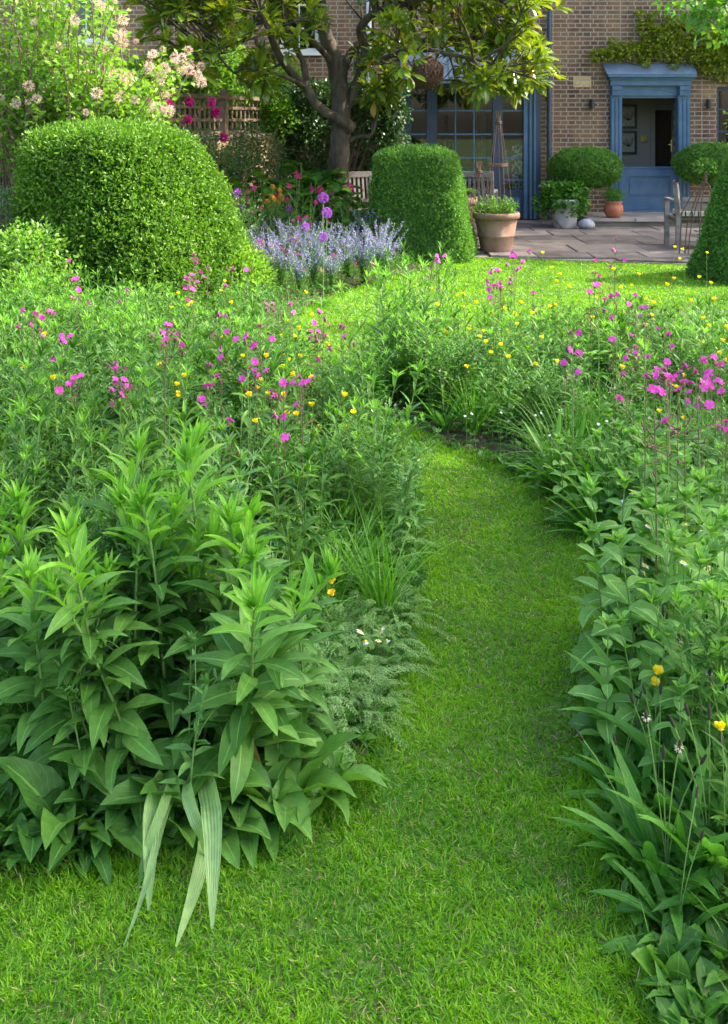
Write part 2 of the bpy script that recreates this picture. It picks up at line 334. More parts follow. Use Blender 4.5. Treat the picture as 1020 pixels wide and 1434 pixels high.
# check cloth for the bench cushion
m, t, p, N, Lk = mat('check_cloth'); tc = N('ShaderNodeTexCoord'); br = N('ShaderNodeTexBrick'); mp = N('ShaderNodeMapping'); mp.inputs['Rotation'].default_value = (PI/2, 0, 0)
Lk(tc.outputs['Object'], mp.inputs[0]); Lk(mp.outputs[0], br.inputs['Vector']); br.offset = 0; br.inputs['Scale'].default_value = 1; br.inputs['Brick Width'].default_value = .085; br.inputs['Row Height'].default_value = .085
br.inputs['Mortar Size'].default_value = .012; br.inputs['Color1'].default_value = (.6,.57,.5,1); br.inputs['Color2'].default_value = (.5,.46,.4,1); br.inputs['Mortar'].default_value = (.04,.05,.05,1); Lk(br.outputs[0], p.inputs['Base Color']); p.inputs['Roughness'].default_value = .9; M['check'] = m
m, t, p, N, Lk = mat('patterned_curtain'); tc = N('ShaderNodeTexCoord'); vo = N('ShaderNodeTexVoronoi'); vo.feature = 'DISTANCE_TO_EDGE'; vo.inputs['Scale'].default_value = 9; Lk(tc.outputs['Object'], vo.inputs['Vector'])
cr = N('ShaderNodeValToRGB'); cr.color_ramp.interpolation = 'CONSTANT'; cr.color_ramp.elements[0].color = (.75,.78,.75,1); cr.color_ramp.elements[1].position = .12; cr.color_ramp.elements[1].color = (.05,.12,.14,1)
Lk(vo.outputs[0], cr.inputs[0]); Lk(cr.outputs[0], p.inputs['Base Color']); M['pattern'] = m
# ------------------------------------------------------------------ ground
LEFT = [(-7,2.12),(-2.2,2.15),(-0.85,2.22),(-0.5,2.32),(-0.24,2.36),(-0.04,2.55),(0.05,2.82),(0.15,3.26),(0.23,3.8),(0.24,4.45),(0.12,5.1),(-0.15,5.7),(-0.45,6.5),(-0.54,7.5),(-0.55,9.0),(-0.2,9.9),(0.2,10.6),(0.9,11.6),(1.0,13.3),(0.3,14.4),(0.3,16.2),(-7,16.2)]
RIGHT = [(0.56,1.2),(0.56,2.1),(0.58,2.5),(0.80,3.05),(0.96,3.78),(0.88,4.33),(0.70,4.86),(0.38,5.29),(0.1,5.75),(-0.05,6.4),(0.2,7.0),(1.2,7.4),(2.5,7.9),(5.2,8.4),(5.2,1.2)]
g = MB(); g.add([(-90,-60,0),(90,-60,0),(90,140,0),(-90,140,0)], [(0,1,2,3)])
tag(g.build('ground', M['ground'], smooth=False), kind='structure')
def sheet(name, poly, z, m):
    o = bpy.data.meshes.new(name); o.from_pydata([(x, y, z) for x, y in poly], [], [list(range(len(poly)))]); o.materials.append(m)
    ob = bpy.data.objects.new(name, o); COL.objects.link(ob); return tag(ob, kind='structure')
sheet('soil', LEFT, .004, M['soil']); sheet('soil', RIGHT, .004, M['soil'])
# lawn blades: dense and fine close by, sparser and wider far off
def lawn_blades():
    mb = MB()
    for (x0, x1, y0, y1, dens, L, wd, seg) in ((-1.1,1.0,1.62,2.6,78000,.022,.0027,2), (-.7,1.2,2.6,4.0,50000,.022,.003,2), (-.6,1.2,4,6.6,24000,.022,.004,1),
                                           (-1.1,2.4,6.6,9,9000,.026,.006,1), (-.8,5.4,9,13.0,6500,.026,.008,1)):
        n = int((x1-x0)*(y1-y0)*dens); x = R.uniform(x0, x1, n); y = R.uniform(y0, y1, n)
        k = ~inpoly(x, y, LEFT) & ~inpoly(x, y, RIGHT)
        e = np.minimum(edist(x, y, LEFT), edist(x, y, RIGHT)); k |= (e < .05)
        k &= (y < 12.55-(x-.9)*.27)
        # mown unevenness: patchy thickness
        pt = np.sin(x*7.1+1.3*np.sin(y*5.3))*np.sin(y*6.7+1.7*np.sin(x*4.1)); pt2 = np.sin(x*23+2*np.sin(y*19))*np.sin(y*27+np.sin(x*31))
        k &= R.random(n) < .78+.16*pt+.16*pt2
        x, y, e = x[k], y[k], e[k]; n = len(x)
        ln = L*(.45+.75*R.random(n))*np.where(e < .06, 1.5, 1)
        cl = np.sin(np.floor(x*45)*12.9+np.floor(y*45)*78.2)*43758.5; cl = (cl-np.floor(cl)); el = np.clip(.35+.8*cl+R.normal(0, .3, n), .15, 1.45); D = az(R.uniform(0, 2*PI, n)*.6+cl*17, el)
        rv = np.clip(.5+.22*pt[k]+.15*pt2[k]+R.normal(0, .25, n)+(cl-.5)*.25, 0, 1)
        dry = (R.random(n) < .022+.05*(pt2[k] < -.5)).astype(int)
        for m_ in (0, 1):
            q = dry == m_
            leaves(mb, np.stack([x, y, np.zeros(n)], -1)[q], D[q], ln[q], wd*1.15*(.7+.6*R.random(q.sum())), droop=R.uniform(.1, 1.0, q.sum()), seg=seg, shape='grass', fold=.15, rnd=rv[q], roll=1.5, m=m_)
    return mb
o = lawn_blades().build('lawn', [M['lawn'], M['dry']]); tag(o, 'short mown lawn winding between the flower beds', 'grass', kind='stuff')

# patio of worn flagstones
pt = [(0.2,12.75),(4.9,11.62),(8.5,11.0),(8.5,17.0),(0.2,17.0)]
base = sheet('patio', pt, .006, M['stoned'])
mb = MB(); yy = 11.0; row = 0
while yy < 16.9:
    h = R.uniform(.45, .75); xx = .1+R.uniform(0, .5)
    while xx < 8.4:
        wd = R.uniform(.5, 1.1); c = np.array([(xx+.006, yy+.006), (xx+wd-.006, yy+.006), (xx+wd-.006, yy+h-.006), (xx+.006, yy+h-.006)])
        c += R.uniform(-.01, .01, (4, 2)); front = 12.79-(c[:, 0]-.2)*.24
        if (c[:, 1].max() > front.max()+.1):
            c[:, 1] = np.maximum(c[:, 1], front+R.uniform(-.02, .02)); t0 = .028+R.uniform(0, .008)
            v = [(*p_, .0) for p_ in c]+[(*p_, t0-.006) for p_ in c]+[(*(p_+(c.mean(0)-p_)*.02), t0) for p_ in c]
            mb.add(v, [(0,1,5,4),(1,2,6,5),(2,3,7,6),(3,0,4,7),(4,5,9,8),(5,6,10,9),(6,7,11,10),(7,4,8,11),(8,9,10,11)], R.random())
        xx += wd
    yy += h
m, t, p, N, Lk = mat('flagstone'); at = N('ShaderNodeAttribute'); at.attribute_name = 'rnd'; tc = N('ShaderNodeTexCoord')
n1 = N('ShaderNodeTexNoise'); n1.inputs['Scale'].default_value = 2.2; n1.inputs['Detail'].default_value = 9; n1.inputs['Roughness'].default_value = .65; Lk(tc.outputs['Object'], n1.inputs['Vector'])
cr = N('ShaderNodeValToRGB'); e = cr.color_ramp.elements; e[0].position = .3; e[0].color = (.07,.06,.057,1); e[1].position = .7; e[1].color = (.25,.215,.19,1)
e.new(.5).color = (.145,.125,.12,1)
a = N('ShaderNodeMath'); a.operation = 'MULTIPLY_ADD'; a.inputs[1].default_value = .3; a.inputs[2].default_value = -.12; Lk(at.outputs['Fac'], a.inputs[0])
b = N('ShaderNodeMath'); b.operation = 'ADD'; Lk(a.outputs[0], b.inputs[0]); Lk(n1.outputs['Fac'], b.inputs[1]); Lk(b.outputs[0], cr.inputs[0]); Lk(cr.outputs[0], p.inputs['Base Color'])
bp = N('ShaderNodeBump'); bp.inputs['Strength'].default_value = .4; bp.inputs['Distance'].default_value = .02; Lk(n1.outputs['Fac'], bp.inputs['Height']); Lk(bp.outputs[0], p.inputs['Normal']); p.inputs['Roughness'].default_value = .7
M['flag'] = m
fl = mb.build('patio_slabs', M['flag'], smooth=False); tag(fl, kind='structure')
st = MB()
for i, (a, b) in enumerate(((3.55,4.3),(4.305,5.0),(5.005,5.75))):
    st.box(a, b, 15.83-.02*i % .03, 16.98, .115, .165)
st.box(3.6, 5.7, 15.88, 16.98, .03, .113, 1)
o = tag(st.build('door_step', [M['stone'], M['stoned']], smooth=False), 'worn stone slab step below the blue stable door', 'step')

# ------------------------------------------------------------------ house
YW = 17.0
def X(px, Y=YW): return (px-CXP)/FPX*Y
def Z(py, Y=YW): return EYE-(py-HORY)/FPX*Y
house = thing('brick_house', 'old multicoloured brick house with blue joinery at the end of the garden', 'house', (3, YW, 0))
hp = []
def hpart(mb, name, m, parent=house, smooth=False, **k):
    o = mb.build(name, m, None, smooth); pw = parent
    if pw is house: o.parent = house; o.location = (-3, -YW, 0)
    else: o.parent = pw
    return o
dx0, dx1 = X(866), X(952); dz0, dz1 = .165, Z(134)
gx0, gx1, gz1 = X(566), X(757), Z(116)
wx0, wx1, wz0, wz1 = X(1004), X(1004)+1.0, Z(215), Z(122)
bx0, bx1, bz0, bz1 = X(392), X(446), Z(72), Z(-60)
lx0, lx1, lz0, lz1 = X(88), X(150), Z(58), Z(-60)
wl = MB()
def wallpiece(x0, x1, z0, z1): wl.box(x0, x1, YW, YW+.33, z0, z1)
wallpiece(-8, lx0, 0, 7); wallpiece(lx0, lx1, 0, lz0); wallpiece(lx0, lx1, lz1, 7); wallpiece(lx1, bx0, 0, 7)
wallpiece(bx0, bx1, 0, bz0); wallpiece(bx0, bx1, bz1, 7); wallpiece(bx1, gx0, 0, 7); wallpiece(gx0, gx1, gz1, 7)
wallpiece(gx1, dx0, 0, 7); wallpiece(dx0, dx1, 0, .16); wallpiece(dx0, dx1, dz1, 7); wallpiece(dx1, wx0, 0, 7)
wallpiece(wx0, wx1, 0, wz0); wallpiece(wx0, wx1, wz1, 7); wallpiece(wx1, 12, 0, 7)
hpart(wl, 'wall', M['brick'])
q = MB(); q.box(X(803), X(828), YW-.006, YW+.01, Z(122), Z(107)); hpart(q, 'brick_patch', M['buff'])['label'] = 'paler buff repaired brick patch'
rf = MB(); rf.add([(-8.3,YW-.5,6.9),(12.3,YW-.5,6.9),(12.3,YW+4,10),(-8.3,YW+4,10),(-8.3,YW+9,6.9),(12.3,YW+9,6.9)], [(0,1,2,3),(3,2,5,4)]); hpart(rf, 'roof', M['slate'])
# rear shell so the rooms are enclosed
sh = MB(); sh.box(-8, 12, YW+8, YW+8.3, 0, 7); sh.box(-8.3, -8, YW, YW+8.3, 0, 7); sh.box(12, 12.3, YW, YW+8.3, 0, 7); hpart(sh, 'outer_wall', M['brick'])
# hall behind the stable door
YB = YW+1.5; ox0, ox1, oz = X(917,YB), X(943,YB), Z(154,YB)
h = MB(); h.box(3.4, 6.6, YW+.34, YB+.4, .1, .16, 1); h.box(4.0, 4.1, YW+.34, YB, .1, 2.7); h.box(6.05, 6.15, YW+.34, YB, .1, 2.7)
h.box(3.4, 6.6, YW+.34, YB+.3, 2.6, 2.7); h.box(4.0, ox0, YB, YB+.1, .16, 2.6); h.box(ox0, ox1, YB, YB+.1, oz, 2.6); h.box(ox1, 6.15, YB, YB+.1, .16, 2.6)
hpart(h, 'hall', [M['inwall'], M['infloor']])
h = MB()
for a, b, c, d in ((ox0-.08,ox0,.16,oz+.08),(ox1,ox1+.08,.16,oz+.08),(ox0,ox1,oz,oz+.08)): h.box(a, b, YB-.03, YB-.002, c, d)
hpart(h, 'architrave', M['inwall'])
h = MB(); h.box(4.2, 6.6, YB+.45, YB+.5, .0, 2.6); hpart(h, 'passage_shade_panel', M['indark'])  # near-black board; the unlit passage's shade is put into its colour
# door surround
def surround():
    ds = MB(); xa, xb, xc, xd = X(854), X(870), X(948), X(965)
    zt = Z(120)
    for a, b in ((xa, xb), (xc, xd)):
        ds.box(a, b, YW-.07, YW+.1, .165, zt); ds.box(a-.012, b+.012, YW-.085, YW-.07+.002, .165, .33)
        for k in range(3):
            xx = a+(b-a)*(k+.5)/3; ds.box(xx-.02, xx+.02, YW-.083, YW-.068, .4, zt-.22)
        ds.box(a+.015, b-.015, YW-.13, YW-.071, zt-.16, zt-.01)                    # bracket
        for k in range(3): ds.box(a+.01, b-.01, YW-.15+.012*k, YW-.1, zt-.05-.045*k-.03, zt-.05-.045*k)
    ds.box(xa-.01, xd+.01, YW-.11, YW+.02, zt, Z(112)); ds.box(xa-.03, xd+.03, YW-.14, YW+.02, Z(112), Z(108.6))
    ds.box(xa-.07, xd+.07, YW-.2, YW+.02, Z(108.6), Z(104.8)); ds.box(xa-.05, xd+.05, YW-.17, YW-.01, Z(104.8), Z(103.8))
    # panelled lintel with a shallow arch moulding
    ds.box(xb, xc, YW-.03, YW+.1, dz1, zt-.001)
    for k in range(16):
        t0, t1 = k/16, (k+1)/16; f = lambda s: dz1+.03+.09*(1-(2*s-1)**2)
        ds.beam((xb+(xc-xb)*t0, YW-.035, f(t0)), (xb+(xc-xb)*t1, YW-.035, f(t1)), .012, .016)
    return ds
s_ = hpart(surround(), 'door_surround', M['blue'])
q = MB(); q.add([(X(846),YW-.2,Z(103.5)),(X(971),YW-.2,Z(103.5)),(X(971),YW-.01,Z(88)),(X(843),YW-.01,Z(88)),(X(846),YW-.2,Z(104.6)),(X(971),YW-.2,Z(104.6))], [(0,1,2,3),(4,5,1,0)]); hpart(q, 'lead_hood', M['slate'])
# stable door: lower leaf shut
dr = bpy.data.objects.new('stable_door', None); COL.objects.link(dr); dr.parent = house; dr.location = (-3+dx0, 0, 0)
lo = MB(); a, b = .04, dx1-dx0-.04; zb, zt = .2, Z(236)
lo.box(a, b, .03, .07, zb, zt); lo.box(a, a+.12, .012, .03, zb, zt); lo.box(b-.12, b, .012, .03, zb, zt); lo.box(a+.12, b-.12, .012, .03, zt-.13, zt); lo.box(a+.12, b-.12, .012, .03, zb, zb+.2)
lo.box(a+.16, b-.16, .018, .03, zb+.25, zt-.18); lo.box(a-.02, b+.02, .0, .08, zt+.002, zt+.03); lo.box(a, b, -.015, .011, zb, zb+.05)
o = lo.build('lower_leaf', M['blue'], None, False); o.parent = dr
up = MB(); up.beam((b+.03, .13, (zt+dz1)/2+.02), (b+.42, .90, (zt+dz1)/2+.02), .04, dz1-zt-.09)
o = up.build('upper_leaf', M['blue'], None, False); o.parent = dr
hd = MB(); hd.tube([(b-.05,.16,1.18),(b-.05,.16,1.38)], .012); hd.tube([(b-.05,.16,1.3),(b-.1,.16,1.3),(b-.1,.16,1.3),(b-.1,.26,1.3)], .01)
ho = hd.build('handle', M['brass'], None); ho.parent = dr
fr = MB(); fr.box(0, .04, 0, .12, .165, dz1); fr.box(b, b+.04, 0, .12, .165, dz1); fr.box(.04, b, 0, .12, dz1-.04, dz1-.001); fr.box(-.02, b+.06, -.1, .2, .166, .197)
o = fr.build('door_frame', M['blue'], None, False); o.parent = dr
# garden room glazing (dark blue)
G = bpy.data.objects.new('garden_room_window', None); COL.objects.link(G); G.parent = house; G.location = (-3, 0, 0)
def gb(name, rects, m, y0, y1):
    q = MB()
    for r_ in rects: q.box(r_[0], r_[1], y0, y1, r_[2], r_[3])
    o = q.build(name, m, None, False); o.parent = G; return o
zs = Z(268); zb = .05
gb('frame', [(X(566),X(576),zb,gz1),(X(598),X(612),zb,gz1),(X(690),X(704),zb,gz1),(X(576)+.001,X(598)-.001,Z(125),gz1),(X(612)+.001,X(690)-.001,Z(124),gz1),(X(704)+.001,X(733)-.001,Z(122),gz1)], M['navy'], -.02, .1)
gb('jamb', [(X(733),X(738),zb,gz1),(X(741),X(744),zb,gz1),(X(747),X(750),zb,gz1)], M['blue'], -.06, .09)
gb('jamb_recess', [(X(738)+.001,X(741)-.001,zb,gz1),(X(744)+.001,X(747)-.001,zb,gz1),(X(750)+.001,X(757),zb,gz1)], M['navy'], -.03, .09)
bars = []
for a, b in ((576,598),(704,733)):
    for y in (155,188,221,252): bars.append((X(a)+.001, X(b)-.001, Z(y)-.014, Z(y)+.014))
xs = [612,638,664,690]
for x in (638,664): bars.append((X(x)-.012, X(x)+.012, zs+.03, Z(124)-.001))
gb('glazing_bar', bars, M['blue'], -.005, .05)  # bars take the lighter blue, their lit look put into the paint
for y in (155,188,221,252): gb('cross_bar', [(X(xs[i])+.013, X(xs[i+1])-.013, Z(y)-.013, Z(y)+.013) for i in range(3)], M['blue'], -.002, .047)
gb('lower_panel', [(X(a)+.001, X(b)-.001, zb, zs+.03) for a, b in ((576,598),(612,690),(704,733))], M['navy'], .01, .06)
for a, b in ((576,598),(612,650),(652,690),(704,733)): gb('panel_moulding', [(X(a)+.05, X(b)-.05, zb+.1, zs-.1)], M['blue'], -.004, .009)
q = MB()
for a, b in ((576,598),(612,690),(704,733)): q.add([(X(a),.026,zs+.03),(X(b),.026,zs+.03),(X(b),.026,Z(124)),(X(a),.026,Z(124))], [(0,1,2,3)])
o = q.build('pane', M['glass'], None, False); o.parent = G
q = MB(); q.add([(X(560),-.42,Z(112)),(X(762),-.42,Z(112)),(X(762),-.02,Z(66)),(X(560),-.02,Z(66)),(X(560),-.42,Z(118)),(X(762),-.42,Z(118)),(X(762),-.02,Z(118)),(X(560),-.02,Z(118))], [(0,1,2,3),(4,5,1,0),(1,5,6,2),(4,0,3,7),(7,6,5,4)])
for k in range(7): xx = X(562)+k*(X(760)-X(562))/6; q.beam((xx,-.42,Z(111)),(xx,-.02,Z(65)), .03, .03)
o = q.build('lead_canopy', M['slate'], None, False); o.parent = G
# the room behind
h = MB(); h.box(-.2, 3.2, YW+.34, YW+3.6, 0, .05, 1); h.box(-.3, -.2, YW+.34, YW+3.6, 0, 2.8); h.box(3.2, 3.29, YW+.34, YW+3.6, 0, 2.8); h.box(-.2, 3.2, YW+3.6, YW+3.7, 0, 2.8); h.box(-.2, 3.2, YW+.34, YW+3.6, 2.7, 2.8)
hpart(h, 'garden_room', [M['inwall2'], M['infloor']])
for ks in (range(5), range(20, 25)):
    h = MB()
    for k in ks:
        h.tube([(0.0+.05*k if k < 13 else 1.2+.05*k, YW+2.9+.03*(k % 2), .05), (0.0+.05*k if k < 13 else 1.2+.05*k, YW+2.9+.03*(k % 2), 2.5)], .026, 6)
    hpart(h, 'curtain', M['paper'], smooth=True)
# other windows
def sash(name, x0, x1, z0, z1, cols, rows, pm, sill=True):
    r = bpy.data.objects.new(name, None); COL.objects.link(r); r.parent = house; r.location = (-3, 0, 0); q = MB(); w_ = .06
    q.box(x0, x0+w_, .08, .16, z0, z1); q.box(x1-w_, x1, .08, .16, z0, z1); q.box(x0+w_, x1-w_, .08, .16, z0, z0+w_); q.box(x0+w_, x1-w_, .08, .16, z1-w_, z1)
    for i in range(1, cols): xx = x0+(x1-x0)*i/cols; q.box(xx-.012, xx+.006, .09, .13, z0+w_, z1-w_)
    for j in range(1, rows):
        for i in range(cols):
            a = x0+(x1-x0)*i/cols+(.013 if i else w_); b = x0+(x1-x0)*(i+1)/cols-(.013 if i < cols-1 else w_); zz = z0+(z1-z0)*j/rows; q.box(a, b, .092, .128, zz-.012, zz+.012)
    o = q.build('window_frame', pm, None, False); o.parent = r
    q = MB(); q.add([(x0+w_,.11,z0+w_),(x1-w_,.11,z0+w_),(x1-w_,.11,z1-w_),(x0+w_,.11,z1-w_)], [(0,1,2,3)]); o = q.build('pane', M['glass'], None, False); o.parent = r
    q = MB(); q.box(x0-.2, x1+.2, .6, .65, z0-.3, z1+.3); o = q.build('room_shade_panel', M['indark'], None, False); o.parent = r  # near-black board behind the pane, room shade painted in
    if sill: q = MB(); q.box(x0-.06, x1+.06, -.06, .12, z0-.07, z0-.002); o = q.build('window_sill', M['whitep'], None, False); o.parent = r
sash('window', wx0, wx1, wz0, wz1, 2, 3, M['navy'], False)
sash('window', bx0, bx1, bz0, bz1, 2, 4, M['whitep']); sash('window', lx0, lx1, lz0, lz1, 2, 4, M['whitep'])
# pipes
q = MB(); q.tube([(X(768),YW-.075,.05),(X(768),YW-.075,6.8)], .04, 10)
for z in (.6,2.1,3.6,5.1): q.tube([(X(768),YW-.075,z),(X(768),YW-.075,z+.07)], .052, 10); q.box(X(768)-.02, X(768)+.02, YW-.07, YW+.01, z+.02, z+.05)
hpart(q, 'drainpipe', M['navy'], smooth=True)
q = MB(); q.tube([(X(517),YW-.06,1.2),(X(517),YW-.06,6.8)], .05, 10); hpart(q, 'drainpipe', M['whitep'], smooth=True)['label'] = 'white drainpipe behind the magnolia'
for px, lab in ((828,'left'),(991,'right')):
    q = MB(); x = X(px); q.tube([(x,YW-.07,Z(152)),(x,YW-.07,Z(139))], .042, 12); q.box(x-.02, x+.02, YW-.05, YW+.005, Z(148), Z(142))
    t = q.build('wall_light', M['black'], None); tag(t, 'black up-down wall light on the brickwork %s of the blue door' % lab, 'lamp')
# things inside the house
def picture(px0, py0, px1, py1, lab):
    Y = YB-.03; x0, x1, z0, z1 = X(px0,Y), X(px1,Y), Z(py1,Y), Z(py0,Y); t = thing('picture', lab, 'picture', ((x0+x1)/2, Y, z0), 0, 'framed pictures in the hall')
    w_, h_ = (x1-x0)/2, z1-z0; q = MB(); f_ = .045
    q.box(-w_,w_,-.02,.02,0,f_); q.box(-w_,w_,-.02,.02,h_-f_,h_); q.box(-w_,-w_+f_,-.02,.02,f_,h_-f_); q.box(w_-f_,w_,-.02,.02,f_,h_-f_); par(q.build('frame', M['black'], None, False), t)
    q = MB(); q.box(-w_+f_,w_-f_,-.0,.015,f_,h_-f_); q2 = MB()
    par(q.build('print', M['paper'], None, False), t)
    c = np.array((0, -.003, h_/2-.08))
    for k in range(9): a = .5+.26*k; q2.beam(c, c+(.09+.04*(k % 3))*np.array((math.cos(a),0,math.sin(a))), .004, .008)
    par(q2.build('drawing', M['indark'], None, False), t)
picture(868,146,892,180,'upper black framed print seen through the open door'); picture(868,183,892,216,'lower black framed print seen through the open door')
q = MB(); Y = YB-.01; q.box(X(897,Y), X(906,Y), Y-.02, Y+.005, Z(199,Y), Z(190,Y)); q.box(X(900,Y), X(903,Y), Y-.03, Y-.02, Z(196,Y), Z(193,Y)); tag(q.build('light_switch', M['brass'], None, False), 'brass light switch plate on the hall wall inside the door', 'light switch')
# armchair, cushions, table lamp
t = thing('armchair', 'blue upholstered armchair behind the garden room glass', 'armchair', (X(662), YW+1.0, .05))
q = MB(); q.box(-.38,.38,-.3,.35,.22,.48); q.box(-.38,.38,.25,.4,.48,.78); q.box(-.46,-.382,-.3,.4,.2,.68); q.box(.382,.46,-.3,.4,.2,.68)
q.tube([(-.4,.32,.8),(-.2,.32,.76),(0,.32,.75),(.2,.32,.76),(.4,.32,.8)], .05, 8); par(q.build('upholstery', M['cloth'], None, False), t)
for a, b in ((-.4,-.25),(.4,-.25),(-.4,.33),(.4,.33)): q = MB(); q.tube([(a,b,0),(a,b,.2)], .025, 6); par(q.build('leg', M['bark'], None), t)
t = thing('side_table', 'small table with a lamp inside the garden room', 'table', (X(718), YW+.95, .05)); q = MB(); q.lathe([(0,.50),(.3,.50),(.3,.53),(0,.53)], 20); par(q.build('tabletop', M['bark'], None, False), t)
for a in (0.5, 2.6, 4.7): q = MB(); q.tube([(.22*math.cos(a),.22*math.sin(a),0),(.12*math.cos(a),.12*math.sin(a),.5)], .016); par(q.build('leg', M['bark'], None), t)
t = thing('table_lamp', 'table lamp with a pale shade behind the right glazed door', 'lamp', (X(720), YW+.95, .58)); q = MB(); q.lathe([(0,0),(.09,0),(.1,.03),(.05,.08),(.09,.2),(.05,.34),(.015,.36),(.015,.46)], 16); par(q.build('base', M['pattern'], None), t)
q = MB(); q.lathe([(.19,.40),(.13,.62)], 20); par(q.build('lamp_shade', M['paper'], None), t)
q = MB()
for k in range(7): q.tube([(X(724)+.05*k, YW+.42+.03*(k % 2), .1),(X(724)+.05*k, YW+.42+.03*(k % 2), 1.28)], .03, 6)
tag(q.build('curtain', M['pattern'], None), 'blue and white patterned drape just inside the right glazed door', 'curtain')
q = MB(); v = [];
for i in range(9):
    for j in range(9):
        a, b = i/4-1, j/4-1; d = .09*max(0,(1-a**4)*(1-b**4))**.5; v.append((a*.2, -d, b*.18))
F = [(i*9+j, i*9+j+1, i*9+j+10, i*9+j+9) for i in range(8) for j in range(8)]; v2 = [(x, -y, z) for x, y, z in v]
q.add(v, F); q.add(v2, [f[::-1] for f in F]); o = q.build('cushion', M['cushion'], None); o.location = (X(706), YW+.55, .88); tag(o, 'pale blue cushion by the right glazed door', 'cushion')
q = MB(); q.tube([(X(560,16.4),16.4,0),(X(560,16.4),16.4,Z(118,16.4))], .08, 10); q.box(X(560,16.4)-.1, X(560,16.4)+.1, 16.3, 16.5, Z(118,16.4), Z(118,16.4)+.05); tag(q.build('post', M['greypost'], None), 'weathered grey post left of the garden room windows', 'post')
# ------------------------------------------------------------------ garden walls, trellis, ivy
A, B = np.array((-2.66, 12.0)), np.array((-1.23, 16.0)); dAB = (B-A)/np.linalg.norm(B-A)
t = thing('garden_wall', 'low old brick garden wall carrying the timber trellis', 'wall', (A[0], A[1], 0))
def wallseg(p, q, z1, th=.22):
    mb = MB(); p = np.array(p); q = np.array(q); d = nrm(q-p); n = np.array((d[1], -d[0]))*th/2
    c = [p-n, q-n, q+n, p+n]; v = [(*k, 0) for k in c]+[(*k, z1) for k in c]
    mb.add(v, [(0,1,5,4),(1,2,6,5),(2,3,7,6),(3,0,4,7),(4,5,6,7)]); return mb
C0 = np.array((-8.5, 9.6)); 
mb = wallseg((A-A), (B-A), 1.47); o = par(mb.build('brickwork', M['wallbrick'], None, False), t)
mb = wallseg((A-A), (B-A), .05, .27); o = par(mb.build('coping', M['stone'], None, False), t); o.location.z = 1.47
t = thing('garden_wall', 'brick boundary wall running on behind the flowering shrub', 'wall', (C0[0], C0[1], 0)); par(wallseg((0, 0), (A-C0)-dAB*.02, 1.5).build('brickwork', M['wallbrick'], None, False), t)
def trellis(p, q, lab):
    p = np.array(p); q = np.array(q); Ln = np.linalg.norm(q-p); t = thing('trellis_fence', lab, 'fence', (*p, 1.52), math.atan2(q[1]-p[1], q[0]-p[0]))
    n = max(1, round(Ln/1.9))
    for i in range(n+1): mb = MB(); mb.box(i*Ln/n-.04, i*Ln/n+.04, -.045, .045, 0, .6); mb.box(i*Ln/n-.055, i*Ln/n+.055, -.06, .06, .6, .63); par(mb.build('post', M['fence'], None, False), t)
    mb = MB()
    for z in (.03,.2,.37): mb.box(.0, Ln, -.022, -.004, z-.02, z+.02)
    par(mb.build('slat_panel', M['fence'], None, False), t)
    mb = MB(); k = int(Ln/.13)
    for i in range(k): x = (i+.5)*Ln/k; mb.box(x-.014, x+.014, -.002, .014, 0, .5)
    par(mb.build('upright_slats', M['fence'], None, False), t)
    mb = MB(); mb.box(-.02, Ln+.02, -.05, .05, .49, .54); par(mb.build('top_rail', M['fence'], None, False), t)
trellis(A+dAB*.02, B-dAB*.1, 'brown square-lattice trellis on the brick wall left of the magnolia')

def leafmass(name, label, cat, ell, n, L, matl, core=None, up=.4, stems=True, group=None, ratio=.6, lean=0, ang=None):
    """free-growing bush: leaf chips through an uneven volume made of overlapping lobes"""
    ell = [e for e in ell]; c0 = np.mean([e[0] for e in ell], 0); base = np.array((c0[0], c0[1], 0))
    t = thing(name, label, cat, tuple(base), 0, group); mb = MB(); vol = np.array([np.prod(e[1]) for e in ell])**.67; cnt = (n*vol/vol.sum()).astype(int)
    for (c, r), k in zip(ell, cnt):
        d = rdir(k, .25); q = R.random(k)**.35; ph = np.sin(d@np.array((5,7,3.))*2+c[0]*9)+np.sin(d@np.array((-9,4,8.))*1.7)
        P = np.array(c)+d*np.array(r)*(q*(1+.13*ph))[:, None]; P[:, 2] = np.maximum(P[:, 2], .02); nd = nrm(d+rdir(k, up)*.9)
        if L > .04: leaves(mb, P-base, nd, L*(.6+.7*R.random(k)), L*ratio*(.7+.5*R.random(k)), droop=R.uniform(0, .9, k), seg=2, shape='oval', fold=.15, roll=1)
        else: chips(mb, P-base, nd, L*(.6+.8*R.random(k)), L*ratio*(.7+.5*R.random(k)))
    par(mb.build('foliage', matl, None), t)
    if stems:
        sb = MB()
        for (c, r) in ell:
            for j in range(3):
                e = np.array(c)-base+rdir(1)[0]*np.array(r)*.6; b = np.array((R.normal(0,.06), R.normal(0,.06), 0)); m_ = (b+e)/2+R.normal(0, .05, 3)
                s = np.linspace(0, 1, 7)[:, None]; sb.tube((1-s)**2*b+2*s*(1-s)*m_+s*s*e, np.linspace(.018, .005, 7), 5)
        par(sb.build('branch', M['twig'], None), t)
    return t
# ivy screen behind the magnolia
ell = []
for px in range(392, 560, 20):
    for py in (135, 165, 200, 240, 280, 315): 
        Y = 15.6+.25*math.sin(px); c = W(px, py+R.uniform(-8, 8), Y); ell.append((c, (.24, .22, .26)))
leafmass('ivy_screen', 'tall dark ivy-clad screen behind the magnolia trunk', 'climber', ell, 26000, .065, M['ivy'], ratio=.75, up=0)
ell = [(W(px, 112+16*math.sin(px*.07), 14.6+(px-250)*.012), (.33,.25,.34)) for px in range(185, 410, 18)]+[(W(px, 160+8*math.sin(px), 15.2), (.3,.2,.34)) for px in range(215, 400, 22)]
leafmass('climber', 'sunlit climbing shrub leafing above the trellis', 'climber', ell, 14000, .08, M['shrub'], up=.3)
